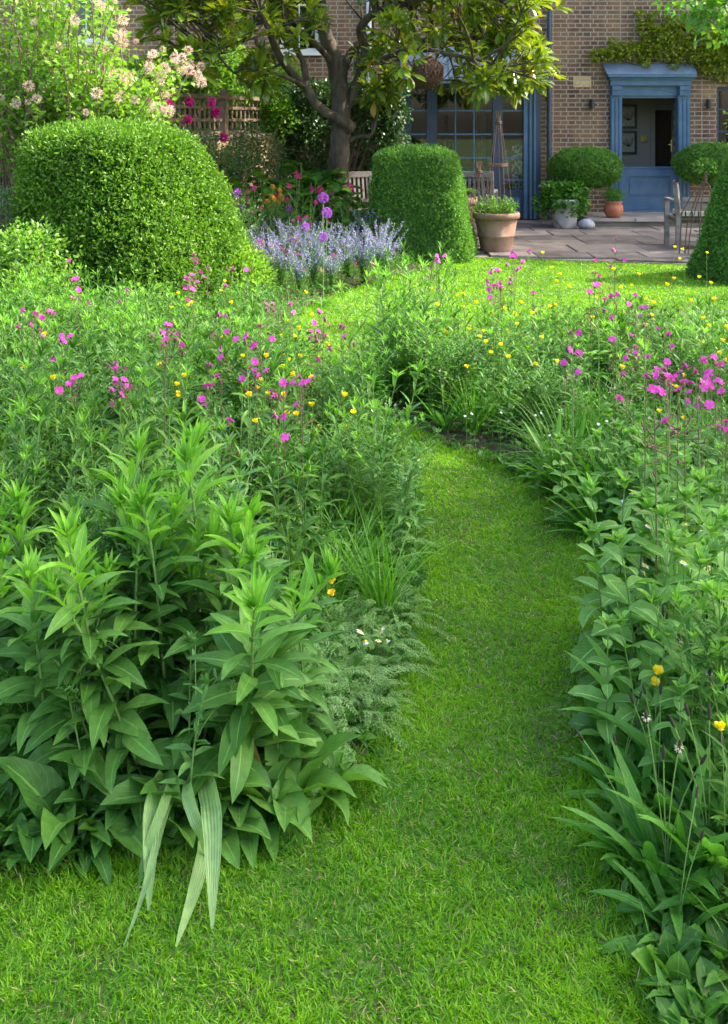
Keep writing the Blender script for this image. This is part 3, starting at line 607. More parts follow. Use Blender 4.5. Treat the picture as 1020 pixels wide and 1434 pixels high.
# climber hanging on trellis / wall lower left
ell = [(W(px, py, 11.6+(px-200)*.012), (.3,.16,.24)) for px, py in ((200,170),(225,200),(250,215),(285,205),(260,240),(300,230),(325,225),(320,250),(290,262),(345,215),(365,235),(340,245),(385,250),(375,215),(350,195))]
t = leafmass('climbing_rose', 'climbing rose with magenta blooms against the brick wall', 'rose', ell, 9000, .045, M['rose'], up=.2)
rose_bm = MB()
d = rdir(60, .1); leaves(rose_bm, d*.012, d, .035, .03, droop=.9, seg=2, shape='oval', fold=-.3)
rose_o = rose_bm.build('flower', M['magenta'], None); rose_me = rose_o.data; bpy.data.objects.remove(rose_o)
def bloom(me, parent, loc, sc=1, name='flower', rot=None):
    o = bpy.data.objects.new(name, me); COL.objects.link(o); par(o, parent); o.location = loc; o.scale = (sc,)*3; o.rotation_euler = rot if rot is not None else tuple(R.uniform(0, 6, 3)); return o
tb = np.array(t.location)
for px, py in ((265,143),(303,158),(262,167),(237,146),(296,143),(243,130),(162,160),(314,193),(207,138)): bloom(rose_me, t, W(px, py, 11.2+(px-200)*.01)-tb, 1.5)
# yellow-green climber on the house front
ell = []
for px, py, r_ in ((836,78,.12),(850,76,.13),(866,74,.15),(880,70,.16),(896,72,.18),(912,66,.2),(930,70,.2),(950,62,.22),(968,72,.22),(985,80,.22),(1002,82,.24),(1020,85,.24),(990,98,.14),(1012,102,.16),(905,40,.16),(925,48,.18),(940,30,.14),(960,44,.18),(985,55,.2),(1005,60,.2),(1025,50,.25),(895,20,.07),(915,22,.08),(945,90,.1),(1040,80,.3),(1060,60,.3),(858,60,.06),(905,88,.09)):
    ell.append((W(px, py, 16.9), (r_, .14, r_*.85)))
t = leafmass('wall_climber', 'yellow-green vine trained over the brickwork above the blue door', 'climber', ell, 7500, .06, M['vine'], up=-.1, stems=False, ratio=.7)
sb = MB(); b0 = np.array(t.location)
for px, py in ((840,80),(900,60),(990,60),(930,35)):
    s = np.linspace(0, 1, 9)[:, None]; a = W(1035, 120, 16.93); e = W(px, py, 16.93); sb.tube((1-s)*a+s*e+np.sin(s*9)*.04*np.array((0,0,1))-b0, np.linspace(.02,.006,9), 5)
sb.tube([W(1035,300,16.93)-b0, W(1030,200,16.93)-b0, W(1035,120,16.93)-b0], .025, 6)
par(sb.build('vine_stem', M['twig'], None), t)

# ------------------------------------------------------------------ magnolia
def magnolia():
    Y0 = 13.5; base = W(476, 346.3, Y0); base[2] = 0
    t = thing('magnolia_tree', 'spreading evergreen magnolia with thick mossy trunk in front of the house', 'tree', tuple(base))
    bk = MB()
    def P(px, py, dy=0): Y = Y0+dy; q = W(px, py, Y); return q-base
    def spl(pts, k=5):
        p = np.array(pts, float); out = []
        for i in range(len(p)-1):
            a, b = p[max(i-1,0)], p[i]; c, d = p[i+1], p[min(i+2, len(p)-1)]
            for s in np.linspace(0, 1, k, endpoint=False): out.append(.5*((2*b)+(c-a)*s+(2*a-5*b+4*c-d)*s*s+(3*b-a-3*c+d)*s**3))
        out.append(p[-1]); return np.array(out)
    tips = []
    def limb(pts, r0, r1, k=10):
        c = spl(pts); bk.tube(c, np.linspace(r0, r1, len(c))*(1+.05*np.sin(np.arange(len(c))*1.9)), k); return c
    tr = limb([(0,0,0),(0,0,.1),P(476,300),P(474,240),P(477,196),P(478,150),P(474,110,.1)], .16, .125, 14)
    bk.lathe([(.27,-.02),(.2,.1),(.165,.35)], 14)
    limb([P(474,110,.1),P(466,75,.1),P(455,45,.2),P(448,0,.2),P(440,-70,.3),P(430,-150,.3)], .13, .05)
    L1 = limb([P(480,185),P(490,176,-.15),P(470,165,-.25),P(445,148,-.3),P(428,122,-.3),P(400,92,-.4),P(385,65,-.5),P(372,30,-.6),P(350,0,-.6)], .085, .035)
    L2 = limb([P(480,160),P(492,135,.1),P(505,105,.1),P(512,70,.1),P(505,40,0),P(530,15,-.2),P(570,5,-.4),P(610,-8,-.5),P(660,-20,-.6)], .085, .03)
    L3 = limb([P(478,120,.1),P(488,80,.3),P(515,55,.5),P(560,60,.6),P(620,55,.5),P(680,52,.3),P(730,45,.2)], .065, .025)
    L4 = limb([P(430,125,-.3),P(425,90,-.1),P(405,50,0),P(390,30,.2),P(330,35,.3),P(270,20,.4)], .05, .02)
    L5 = limb([P(470,95,.1),P(440,60,-.2),P(400,40,-.7),P(330,60,-1.0),P(290,75,-1.1)], .05, .02)
    L6 = limb([P(500,90,.1),P(530,85,-.4),P(580,68,-.8),P(640,78,-1.0),P(690,88,-1.1)], .045, .018)
    L7 = limb([P(478,205),P(500,192,-.1),P(520,188,-.1),P(528,160,-.15),P(532,140,-.2)], .035, .012)
    limb([P(428,122,-.3),P(405,110,-.6),P(380,102,-.9),P(340,95,-1.2)], .035, .012)
    limb([P(560,60,.6),P(575,90,.3),P(600,110,.1),P(640,113,-.2),P(668,125,-.3)], .018, .007, 6)
    # secondary boughs with leaf rosettes at the tips
    anch = np.vstack([L1[12:], L2[12:], L3[8:], L4[8:], L5[6:], L6[5:]])
    targets = []
    def pt(px, py, dy): targets.append(P(px, py, dy))
    for px, py in ((215,20),(235,55),(262,70),(225,95),(200,40),(255,25),(290,40),(310,20),(330,70),(300,90),(350,45),(365,75),(352,95),(378,15),(400,60),(340,110),(375,120),(325,8),(395,5),(440,22),(430,38),(280,5),(318,50),(345,25)): pt(px, py, R.uniform(-1.6, .6))
    for px, py in ((500,75),(520,90),(515,65),(545,72),(560,95),(538,108),(590,70),(575,30),(600,15),(625,40),(640,60),(660,35),(680,55),(700,70),(720,60),(735,95),(700,95),(680,115),(655,95),(640,112),(710,118),(690,20),(715,25),(740,40),(750,60),(760,75),(725,5),(655,8),(625,-5),(575,-5),(610,85),(548,130),(525,140),(535,45),(665,78),(745,108),(705,45),(735,75),(690,105),(720,100),(650,75),(745,5),(670,130)): pt(px, py, R.uniform(-1.7, .7))
    for i in range(150):
        px = R.uniform(180, 770); e = 1-((px-480)/330)**2; pt(px, R.uniform(-190, -5)*max(e, .35), R.uniform(-1.9, 1.9))
    T = np.array(targets); tw = MB(); rose = MB()
    Dn = []; Pn = []
    for p in T:
        a = anch[np.argmin(np.linalg.norm(anch-p-np.array((0,0,.15)), axis=1)+R.random(len(anch))*.4)]
        m_ = (a+p)/2+np.array((0,0,-.08))+R.normal(0,.06,3); s = np.linspace(0, 1, 7)[:, None]; c = (1-s)**2*a+2*s*(1-s)*m_+s*s*p
        bk.tube(c, np.linspace(.02, .009, 7), 5)
        d = nrm(p-m_); heads = [(p, d)]
        for j in range(R.integers(2, 5)):
            dd = nrm(d+rdir(1, .3)[0]*.9); q = c[4]+dd*R.uniform(.15, .38); bk.tube([c[4], (c[4]+q)/2+R.normal(0,.01,3), q], [.009,.008,.006], 4, cap=False); heads.append((q, dd))
        for q, dd in heads:
            n = R.integers(9, 15); ax = nrm(dd+np.array((0,0,.5))); u = nrm(np.cross(ax, (0.3,.9,.1))); v = np.cross(ax, u)
            a_ = np.arange(n)*2.4+R.random()*6; sp = R.uniform(.15, 1.0, n)
            D = nrm((np.cos(a_)[:, None]*u+np.sin(a_)[:, None]*v)*np.cos(sp)[:, None]+ax*np.sin(sp)[:, None])
            Pn.append(q+D*.015-ax*R.uniform(0, .06, n)[:, None]); Dn.append(D)
    Pn, Dn = np.vstack(Pn), np.vstack(Dn); n = len(Pn); old = R.random(n) < .025; ln = R.uniform(.15, .26, n)
    for m_, q in ((0, ~old), (1, old)): leaves(rose, Pn[q], Dn[q], ln[q], ln[q]*R.uniform(.28, .38, q.sum()), droop=R.uniform(-.1, .7, q.sum()), seg=4, shape='obov', fold=.18, roll=.5, m=m_)
    par(bk.build('trunk', M['bark'], None), t); par(rose.build('crown', [M['mag'], M['magold']], None), t)
    return t
magnolia()
# hanging wicker globe
c = W(598, 102, 12.5); t = thing('wicker_globe', 'round woven wicker ball hanging from the magnolia branch', 'lantern', tuple(c)); mb = MB()
for i in range(95):
    ax = nrm(R.normal(size=3)*np.array((.7,.7,1))); u = nrm(np.cross(ax, (.2,.5,.8))); v = np.cross(ax, u); a = np.linspace(0, 2*PI, 25); off = R.uniform(-.13, .13); rr = math.sqrt(.2**2-off**2)*R.uniform(.97, 1.04)
    mb.tube(rr*(np.cos(a)[:, None]*u+np.sin(a)[:, None]*v)+ax*off+R.normal(0,.002,(25,3)), .0045, 4, cap=False)
par(mb.build('woven_ball', M['wicker'], None), t)
mb = MB(); mb.tube([(0,0,.2),(0.01,0,.32),(0,0,.5)], .006, 5); par(mb.build('rope', M['twig'], None), t)

# ------------------------------------------------------------------ clipped box
def topiary(name, label, cx, cy, rfun, h, n, L, matl, cat='topiary', sq=0, rot=0, shift=lambda s: 0*np.asarray(s), depth=.07, ry=1.0, base=0, group=None):
    t = thing(name, label, cat, (cx, cy, 0), 0, group); nu, nv = 48, 30; V = []
    def surf(a, s):
        r = rfun(s)*(1 if not sq else (np.abs(np.cos(a-rot))**sq+np.abs(np.sin(a-rot))**sq)**(-1/sq)); bump = 1+.015*np.sin(3*a+4*s*3)+.018*np.sin(7*a-9*s)+.014*np.sin(13*a+17*s)+.01*np.sin(23*a-29*s)
        return np.stack([shift(s)+r*bump*np.cos(a), ry*r*bump*np.sin(a), base+h*s+.02*np.sin(5*a+3*s)], -1)
    core = MB(); S, Aa = np.meshgrid(np.linspace(0, 1, nv), np.linspace(0, 2*PI, nu, endpoint=False), indexing='ij')
    c = surf(Aa, S); mid = np.stack([shift(S), 0*S, base+h*S*.96], -1); c = mid+(c-mid)*.90; c = c.reshape(-1, 3)
    core.add(c, [(i*nu+j, i*nu+(j+1) % nu, (i+1)*nu+(j+1) % nu, (i+1)*nu+j) for i in range(nv-1) for j in range(nu)])
    par(core.build('twiggy_core', matl, None), t)
    # area-weighted samples
    k = n*3; s = 1-R.random(k)**1.0; a = R.uniform(0, 2*PI, k); e = 1e-3
    p = surf(a, s); du = (surf(a+e, s)-p)/e; dv = (surf(a, np.clip(s+e, 0, 1))-surf(a, np.clip(s-e, 0, 1)))/(np.clip(s+e,0,1)-np.clip(s-e,0,1))[:, None]; nn = np.cross(du, dv); ar = np.linalg.norm(nn, axis=1)
    q = R.random(k) < ar/np.percentile(ar, 97); p, nn = p[q][:n], nrm(nn[q][:n]); k = len(p)
    # leafy shoots: groups of leaves sharing a shoot direction
    g_ = 6; m_ = k//g_; sp, sn = p[:m_], nn[:m_]; sdn = nrm(sn+rdir(m_, .55)*.6); Ls = R.uniform(.4, 1.0, m_)*depth
    P = np.repeat(sp-sn*.02, g_, 0)+np.repeat(sdn, g_, 0)*(np.tile(np.linspace(-.3, 1, g_), m_)*np.repeat(Ls, g_))[:, None]; D = nrm(np.repeat(sdn, g_, 0)*.7+rdir(m_*g_, .2)); rv = np.clip(np.repeat(R.random(m_), g_)*.6+np.tile(np.linspace(0, .45, g_), m_), 0, 1)
    mb = MB(); chips(mb, P, D, L*np.repeat(R.uniform(.6, 1.5, m_), g_)*R.uniform(.8, 1.2, m_*g_), L*.62, rv)
    P2 = p[m_:]-nn[m_:]*R.uniform(0, .06, k-m_)[:, None]; chips(mb, P2, nrm(nn[m_:]*.6+rdir(k-m_, .2)), L*R.uniform(.7, 1.2, k-m_), L*.6, R.random(k-m_)*.6)
    par(mb.build('foliage', matl, None, smooth=False), t)
    return t
dome = lambda rb, rt, sh_=.82: (lambda s: (rb+(rt-rb)*np.asarray(s))*np.where(np.asarray(s) < sh_, 1, np.sqrt(np.maximum(0, 1-((np.asarray(s)-sh_)/(1-sh_))**2))*.999+.001))
topiary('box_topiary', 'largest clipped box block, loose bright green, at the left of the garden', -2.10, 9.45, dome(1.02, .60, .90), 1.60, 110000, .034, M['boxlt'], sq=3.6, rot=math.radians(-30), shift=lambda s: -.30*np.asarray(s), depth=.15)
topiary('box_topiary', 'tightly clipped dark box mound in front of the garden room windows', .72, 12.6, dome(.66, .46, .90), 1.37, 60000, .024, M['box'], sq=6, rot=math.radians(-10), shift=lambda s: -.06*np.asarray(s), depth=.06)
topiary('box_topiary', 'clipped box cone at the right edge beside the bench', 4.24, 10.85, lambda s: .68*np.maximum(1-np.asarray(s), 0)**.62*(1-.12*np.asarray(s)), 1.75, 50000, .024, M['box'], depth=.05)
ball = lambda r: (lambda s: r*np.sqrt(np.maximum(0, 1-(2*np.asarray(s)-1)**2))**.8)
for px, py, Y, r, h, lab in ((819,235,16.35,.60,.64,'flattened clipped box ball left of the blue door, above the grey planter'),(998,230,16.3,.62,.66,'flattened clipped box ball right of the blue door, behind the bench')):
    c = W(px, py, Y); t = topiary('box_ball', lab, c[0], Y, ball(r), h, 16000, .028, M['box'], depth=.04, base=c[2]-h/2, ry=.8)
    mb = MB(); mb.tube([(0,0,0),(.01,0,.4),(0,0,c[2]-.1)], [.035,.03,.03], 7); par(mb.build('trunk', M['bark'], None), t)

# ------------------------------------------------------------------ pots
def pot(name, label, loc, prof, m, cat='plant pot'):
    mb = MB(); mb.lathe(prof, 36); rs, zs_ = prof[-1]; t = thing(name, label, cat, loc); par(mb.build('pot', m, None), t)
    mb = MB(); mb.lathe([(0.001, zs_), (rs, zs_)], 24); par(mb.build('potting_soil', M['soil'], None), t); return t
c = W(695, 354, 12.9); c[2] = .03
pot('terracotta_pot', 'large weathered terracotta pot at the patio edge holding herbs and an obelisk', tuple(c), [(.0,0),(.20,0),(.205,.02),(.225,.18),(.245,.20),(.245,.215),(.235,.22),(.27,.40),(.28,.42),(.30,.425),(.305,.48),(.295,.50),(.27,.50),(.265,.46)], M['terra'])
c1 = c.copy()
c = W(791, 321, 15.75); c[2] = .03
mb = MB(); pot('grey_planter', 'pale grey tapered planter below the left box ball', tuple(c), [(0,0),(.17,0),(.175,.02),(.225,.40),(.24,.42),(.24,.45),(.21,.45),(.2,.42)], M['stonepot'])
ell = [((c[0]+a, c[1]+b, .45+z), (.2,.17,.14)) for a, b, z in ((0,0,.12),(-.2,-.05,.05),(.2,-.05,.05),(-.1,-.1,.0),(.12,.0,.15),(-.3,0,-.05),(-.18,0,.15),(.14,-.12,-.06),(0.05,-.15,-.1))]
leafmass('trailing_ivy', 'round-leaved trailing plant spilling from the pale grey planter', 'plant', ell, 1500, .075, M['low'], up=.1, stems=True, ratio=.9)
c = W(859.5, 307, 15.95); c[2] = .165
pot('terracotta_pot', 'small round terracotta pot on the door step', tuple(c), [(0,0),(.09,0),(.13,.05),(.155,.12),(.15,.18),(.12,.235),(.14,.25),(.14,.262),(.11,.262)], M['terra2'])
ell = [((c[0]+a, c[1]+b, c[2]+.34+z), (.11,.1,.1)) for a, b, z in ((0,0,.05),(-.07,0,0),(.07,0,0),(0,-.06,-.02))]
leafmass('potted_herb', 'small fine-leaved green bush growing in the round terracotta pot', 'plant', ell, 1600, .03, M['mid'], up=.6, stems=False, ratio=.4)
mb = MB(); mb.lathe([(.001,0),(.09,.005),(.125,.05),(.12,.1),(.08,.145),(.03,.165),(.001,.168)], 24); o = mb.build('garden_boulder', M['boulder'], None); c = W(821.5, 321.5, 15.55); o.location = (c[0], c[1], .03); o.scale = (1.05,.9,.95); tag(o, 'smooth blue-grey boulder beside the pale planter', 'stone')
c = W(647, 300, 14.2); c[2] = .03
pot('terracotta_pot', 'terracotta pot with a fern half hidden behind the dark box mound', tuple(c), [(0,0),(.16,0),(.2,.5),(.22,.52),(.22,.6),(.2,.6),(.19,.55)], M['terra'])
mb = MB(); n = 70; a = R.uniform(0, 2*PI, n)
for i in range(n):
    el = R.uniform(.7, 1.4); d = az(np.array([a[i]]), el)[0]; s = np.linspace(0, 1, 12)[1:]; L = R.uniform(.25, .4)
    P = d*L*s[:, None]+np.outer(s**2*L*.5, (0, 0, -1)); side = nrm(np.cross(d, (0, 0, 1)))
    for sg in (-1, 1): leaves(mb, P, nrm(side*sg+d*.4), .07*(1-s*.8), .018, droop=.3, seg=1, shape='lance')
o = mb.build('fern', M['mid'], None); o.location = (c[0], c[1], .6); tag(o, 'green fern in the terracotta pot behind the dark box mound', 'fern')
# herbs + obelisk in the large pot
def obelisk(name, label, loc, r, h, nrod, top=.03):
    t = thing(name, label, 'plant support', loc); mb = MB()
    for i in range(nrod):
        a = 2*PI*i/nrod; s = np.linspace(0, 1, 8); rad = r*(1-s)**.8+top*.6; b = np.stack([rad*np.cos(a+.2*s), rad*np.sin(a+.2*s), h*s], -1)+np.array((0,0,1))*0; mb.tube(b, .0045, 5)
        e = b[-1]; mb.tube([e, e*np.array((2.2,2.2,1))+np.array((0,0,.12))], [.006,.003], 4)
    par(mb.build('rod', M['rust'], None), t)
    for z, k in ((h*.05,1),(h*.5,1),(h*.52,1),(h*.95,2)):
        mb = MB(); rr = r*(1-z/h)**.8+top*.6+.006; a = np.linspace(0, 2*PI*k, 24*k)
        mb.tube(np.stack([rr*np.cos(a), rr*np.sin(a), z+.02*a/6], -1), .006, 4, cap=False)
        par(mb.build('binding_ring', M['rust'], None), t)
obelisk('plant_obelisk', 'tall rusty cane obelisk standing in the large terracotta pot', (c1[0]+.03, c1[1], .5), .17, 1.22, 5)
obelisk('plant_obelisk', 'shorter cane wigwam behind the large terracotta pot', (c1[0]-.12, c1[1]+.9, .03), .2, 1.0, 5)
mb = MB(); n = 60
for i in range(n):
    a, q = R.uniform(0, 6.28), .24*math.sqrt(R.random()); b = np.array((q*math.cos(a), q*math.sin(a), 0)); h = R.uniform(.08, .26); e = b+np.array((b[0]*.35, b[1]*.35, h)); mb.tube([b, (b+e)/2, e], .004, 4, m=1)
    k = 14; s = R.uniform(.2, 1, k)[:, None]; leaves(mb, b+(e-b)*s, rdir(k, .5), .06, .025, droop=.5, seg=2)
o = mb.build('potted_herb', [M['mid'], M['stem']], None); o.location = (c1[0], c1[1], .47); tag(o, 'bushy green herbs growing in the large terracotta pot', 'plant')

# ------------------------------------------------------------------ furniture
def bench():
    c = W(948, 345, 13.05); t = thing('garden_bench', 'weathered teak bench seen from behind, right of the blue door', 'bench', (c[0]+.02, c[1], .03))
    Wd = 1.35
    for x in (0, Wd):
        mb = MB(); mb.beam((x,0,0),(x,0,.45),.065,.055); mb.beam((x,0,.448),(x-.07 if x == 0 else x+.0,-.1,.88),.062,.055); mb.tube([(x-.07 if x == 0 else x,-.127,.88),(x-.07 if x == 0 else x,-.073,.88)], .03, 10); par(mb.build('leg', M['teak'], None, False), t)
        mb = MB(); mb.beam((x,.5,0),(x,.5,.62),.06,.055); par(mb.build('leg', M['teak'], None, False), t)
        mb = MB(); mb.beam((x,-.04,.62),(x,.53,.63),.06,.03); par(mb.build('armrest', M['teak'], None, False), t)
    mb = MB(); mb.box(.035,Wd-.035,-.07,-.04,.53,.60); mb.box(.035,Wd-.035,-.085,-.055,.63,.68); par(mb.build('back_rail', M['teak'], None, False), t)
    mb = MB(); mb.box(.035,Wd-.035,-.02,.01,.28,.34); mb.box(.035,Wd-.035,.46,.49,.30,.38); mb.box(.035,Wd-.035,-.015,.015,.06,.11); par(mb.build('stretcher', M['teak'], None, False), t)
    mb = MB()
    for k in range(6): mb.box(-.0,Wd,.015+k*.08,.08+k*.08,.385,.41)
    par(mb.build('seat', M['teak'], None, False), t)
    mb = MB(); mb.box(.04,Wd-.04,-.03,.06,.36,.375); mb.box(.045,Wd-.05,-.035,.10,.412,.505)
    mb = MB(); mb.box(.04,Wd-.05,-.032,.4,.412,.50); o = mb.build('seat_cushion', M['check'], None, False); o.location = t.location; md = o.modifiers.new('b', 'BEVEL'); md.width = .02; md.segments = 3; tag(o, 'pale checked cushion lying on the teak bench', 'cushion')
    mb = MB(); mb.box(.04,Wd-.05,-.036,-.022,.345,.385)
bench()
# curved rusty rods beside the cone
c = W(988, 253, 12.6); t = thing('plant_support', 'bent reddish rods gathered at the top, leaning over the bench', 'plant support', (c[0], c[1], .03)); mb = MB(); top = np.array((0, 0, c[2]-.03))
for px, py, b in ((955,300,.3),(962,318,.33),(966,330,.3),(980,325,.12),(1003,300,-.15),(1015,330,-.2),(1030,340,-.25)):
    e = W(px, py, 12.6)-c+top; e2 = np.array((e[0]*1.1, e[1], 0)); s = np.linspace(0, 1, 12)[:, None]; m_ = (top+e)/2+np.array((-.02 if e[0] < 0 else .02, 0, .09)); cu = (1-s)**2*top+2*s*(1-s)*m_+s*s*e
    mb.tube(np.vstack([cu, [(e+e2)/2, e2]]), .008, 5)
mb.tube([top-np.array((0,0,.03)), top+np.array((0,0,.10))], .022, 6); par(mb.build('rod', M['rust'], None), t)
ell = [(W(988, 235, 12.6), (.16,.14,.1))]; leafmass('climber', 'pale leafy climber topping the bent reddish rods', 'climber', ell, 110, .06, M['mid'], up=.6, stems=False)
# chair pieces behind the big pot and left of the mound
def chair(px, py, Y, rz, lab):
    c = W(px, py, Y); t = thing('garden_chair', lab, 'chair', (c[0], c[1], .03), rz, 'slatted wooden garden chairs'); 
    for x in (-.26, .26):
        mb = MB(); mb.beam((x,.24,0),(x,.24,.44),.05,.045); mb.beam((x,.24,.438),(x,.33,.92),.05,.04); par(mb.build('leg', M['teak'], None, False), t)
        mb = MB(); mb.beam((x,-.24,0),(x,-.24,.62),.05,.045); par(mb.build('leg', M['teak'], None, False), t)
        mb = MB(); mb.beam((x,-.27,.635),(x,.27,.635),.05,.028); par(mb.build('armrest', M['teak'], None, False), t)
    mb = MB(); mb.beam((-.285,.33,.9),(.285,.33,.9),.045,.08); mb.beam((-.235,.265,.53),(.235,.265,.53),.03,.05)
    for k in range(7): x = -.2+k*.067; mb.beam((x,.27,.55),(x,.325,.87),.03,.014)
    par(mb.build('backrest', M['teak'], None, False), t)
    mb = MB()
    for k in range(6): mb.box(-.235,.235,-.25+.08*k,-.19+.08*k,.40,.425)
    par(mb.build('seat', M['teak'], None, False), t)
chair(508, 330, 14.2, .4, 'grey slatted wooden chair behind the border, left of the dark box mound'); chair(668, 320, 14.9, 2.9, 'grey wooden chair half hidden behind the large terracotta pot')
# ------------------------------------------------------------------ plant kit
class Proto:
    """one kind of plant: part meshes plus flower positions; put() makes a thing with its own parts"""
    def __init__(s, name, cat): s.name=name; s.cat=cat; s.parts=[]; s.fl=[]; s.h=1
    def part(s, name, mb, mats, smooth=True):
        o = mb.build(name, mats, None, smooth); s.parts.append((name, o.data)); bpy.data.objects.remove(o); return s
    def put(s, x, y, label, group, rz=None, sc=1.0, lean=(0,0), z=0.0):
        t = thing(s.name, label, s.cat, (x, y, z), 0, group); t.rotation_euler = (lean[0], lean[1], R.uniform(0, 2*PI) if rz is None else rz); t.scale = (sc,)*3
        for n, me in s.parts: o = bpy.data.objects.new(n, me); COL.objects.link(o); par(o, t)
        for n, me, loc, rot, fs in s.fl: o = bpy.data.objects.new(n, me); COL.objects.link(o); par(o, t); o.location = loc; o.rotation_euler = rot; o.scale = (fs,)*3
        return t
def fmesh(mb, mats): o = mb.build('flower', mats, None); d = o.data; bpy.data.objects.remove(o); return d
def petals(n, L, Wd, el, m=0, mb=None, droop=.3, shape='petal', z=0, seg=2, jit=.08, a0=0):
    mb = mb or MB(); a = np.arange(n)*2*PI/n+a0; D = az(a, el+R.normal(0, jit, n)); leaves(mb, np.zeros((n, 3))+(0,0,z), D, L*(1+R.normal(0,.06,n)), Wd, droop=droop, seg=seg, shape=shape, fold=.1, roll=.15, m=m); return mb
def campion(matn):
    mb = petals(5, .0115, .012, .25); mb.tube([(0,0,-.014),(0,0,-.008),(0,0,0)], [.002,.0042,.0025], 6, m=1); return fmesh(mb, [M[matn], M['calyx']])
F_pink = [campion('pink') for _ in range(3)]
def butter():
    mb = petals(5, .0145, .0165, .55, droop=-.7, shape='obov', seg=3); mb.lathe([(.0,.004),(.004,.0035),(.0045,0)], 7, m=0); return fmesh(mb, [M['yellow'], M['yellow']])
F_butt = [butter() for _ in range(2)]
def daisy(nn=13, L=.011, Wd=.0042, el=.1):
    mb = petals(nn, L, Wd, el, shape='strap', droop=.4); mb.lathe([(0.0001,.0035),(.003,.003),(.0042,.0005)], 8, m=1); return fmesh(mb, [M['white'], M['yellow']])
F_daisy = [daisy(), daisy(14, .010, .004, -.5)]
F_star = fmesh(petals(5, .007, .005, .3, shape='obov'), [M['white']])
def allium():
    mb = MB(); n = 150; d = rdir(n, 0)
    for k in range(5):
        a = rdir(n, 0); leaves(mb, d*.040, nrm(d*.5+a*.8), .011, .004, droop=.1, seg=1, shape='lance')
    for i in range(40): mb.tube([(0,0,0), d[i]*.02, d[i]*.04], .0008, 4, cap=False)
    return fmesh(mb, [M['allium']])
F_allium = allium()
def tuftbloom(m, r, n, L):
    mb = MB(); d = rdir(n, .2); leaves(mb, d*r*R.uniform(.5, 1, (n, 1)), nrm(d+rdir(n)*.5), L, L*.8, droop=.4, seg=1, shape='obov', roll=2); return fmesh(mb, [M[m]])
F_truss = [tuftbloom('blossom', .07, 150, .017) for _ in range(2)]
def bend(h, lean, az_, n=8, r=.0):
    s = np.linspace(0, 1, n); dx = lean*s**1.8*h+r*np.sin(s*5)*.02
    return np.stack([dx*math.cos(az_), dx*math.sin(az_), h*s*(1-.15*lean*s)], -1)
def along(c, s):
    s = np.asarray(s)*(len(c)-1); i = np.clip(s.astype(int), 0, len(c)-2); f = (s-i)[:, None]; return c[i]*(1-f)+c[i+1]*f
# -- hero: lance-leaved clump stems
def lance_stem(h, seed, base_big=True):
    mb, sb = MB(), MB(); c = bend(h, R.uniform(.1, .5), R.uniform(0, 6.3), r=.6); sb.tube(c, np.linspace(.0055, .003, 8), 7)
    n = 38; s = np.linspace(.04, .97, n)**.95; a = np.arange(n)*2.4+seed
    L = np.interp(s, [0, .12, .4, .7, .9, 1], [.17, .21, .19, .17, .12, .08])*R.uniform(.75, 1.15, n); Wd = L*np.interp(s, [0, .3, .7, 1], [.34, .31, .24, .16]); el = np.interp(s, [0, .4, .8, 1], [.5, .55, .8, 1.25])+R.normal(0, .15, n)
    dr = np.interp(s, [0, .5, .85, 1], [1.5, 1.2, .8, .2])*R.uniform(.4, 1.25, n); lo = s < .78
    D = az(a, el); P = along(c, s)
    old = lo & (s < .3) & (R.random(n) < .08); lo &= ~old; leaves(mb, P[old], D[old]*np.array((1,1,-.4)), L[old]*.7, Wd[old]*.45, 1.2, 6, 'lance', .4, roll=.8, wave=.3, m=2)
    leaves(mb, P[lo], D[lo], L[lo], Wd[lo], dr[lo], 7, 'lance', .13, roll=.5, wave=.2); lo |= old; leaves(mb, P[~lo], D[~lo], L[~lo], Wd[~lo], dr[~lo], 5, 'lance', .3, m=1)
    k = 16; a = np.arange(k)*2.4; leaves(mb, np.tile(c[-1]-(0,0,.01), (k, 1)), az(a, R.uniform(.7, 1.5, k)), R.uniform(.04, .10, k), R.uniform(.010, .018, k), R.uniform(-.2, .6, k), 4, 'lance', .3, m=1)
    p = Proto('lance_leaved_perennial', 'plant'); p.part('stem', sb, M['stem']); p.part('foliage', mb, [M['herb'], M['herbtop'], M['dead']]); p.h = h; return p
P_lance = [lance_stem(R.uniform(.62, .72), i*1.7) for i in range(5)]
# -- basal rosettes
def rosette(name, n, L, wr, el, droop, matl, shape='strap', stripes=False, h=0, heads=0, headm=None, cat='plant', wave=.1, seg=7):
    mb = MB(); a = np.arange(n)*2.4+R.random()*6; q = np.sqrt(R.random(n))*.035; P = np.stack([q*np.cos(a), q*np.sin(a), np.zeros(n)+.005], -1)
    Ls = L*R.uniform(.6, 1.15, n); leaves(mb, P, az(a, np.clip(R.normal(el, .22, n), .1, 1.5)), Ls, Ls*wr*R.uniform(.8, 1.2, n), R.normal(droop, .3, n), seg, shape, .25, roll=.4, wave=wave)
    p = Proto(name, cat); p.part('foliage', mb, matl); p.h = L
    for i in range(heads):
        c = bend(h*R.uniform(.75, 1.1), R.uniform(.05, .35), R.uniform(0, 6.3)); sb = MB(); sb.tube(c, .0016, 5); p.part('flower_stalk', sb, M['stem']); hb = MB(); e = c[-1]; d = nrm(c[-1]-c[-2])
        hb.tube([e-d*.002, e+d*.004, e+d*.015, e+d*.026, e+d*.031], [.0015,.0034,.004,.003,.001], 8, m=0)
        if headm and i % 2 == 0: dd = rdir(26, 0); leaves(hb, e+d*.012+dd*.005, dd, .006, .003, seg=1, m=1)
        p.part('seed_head', hb, [M['seed'], M['seedpale']])
    return p
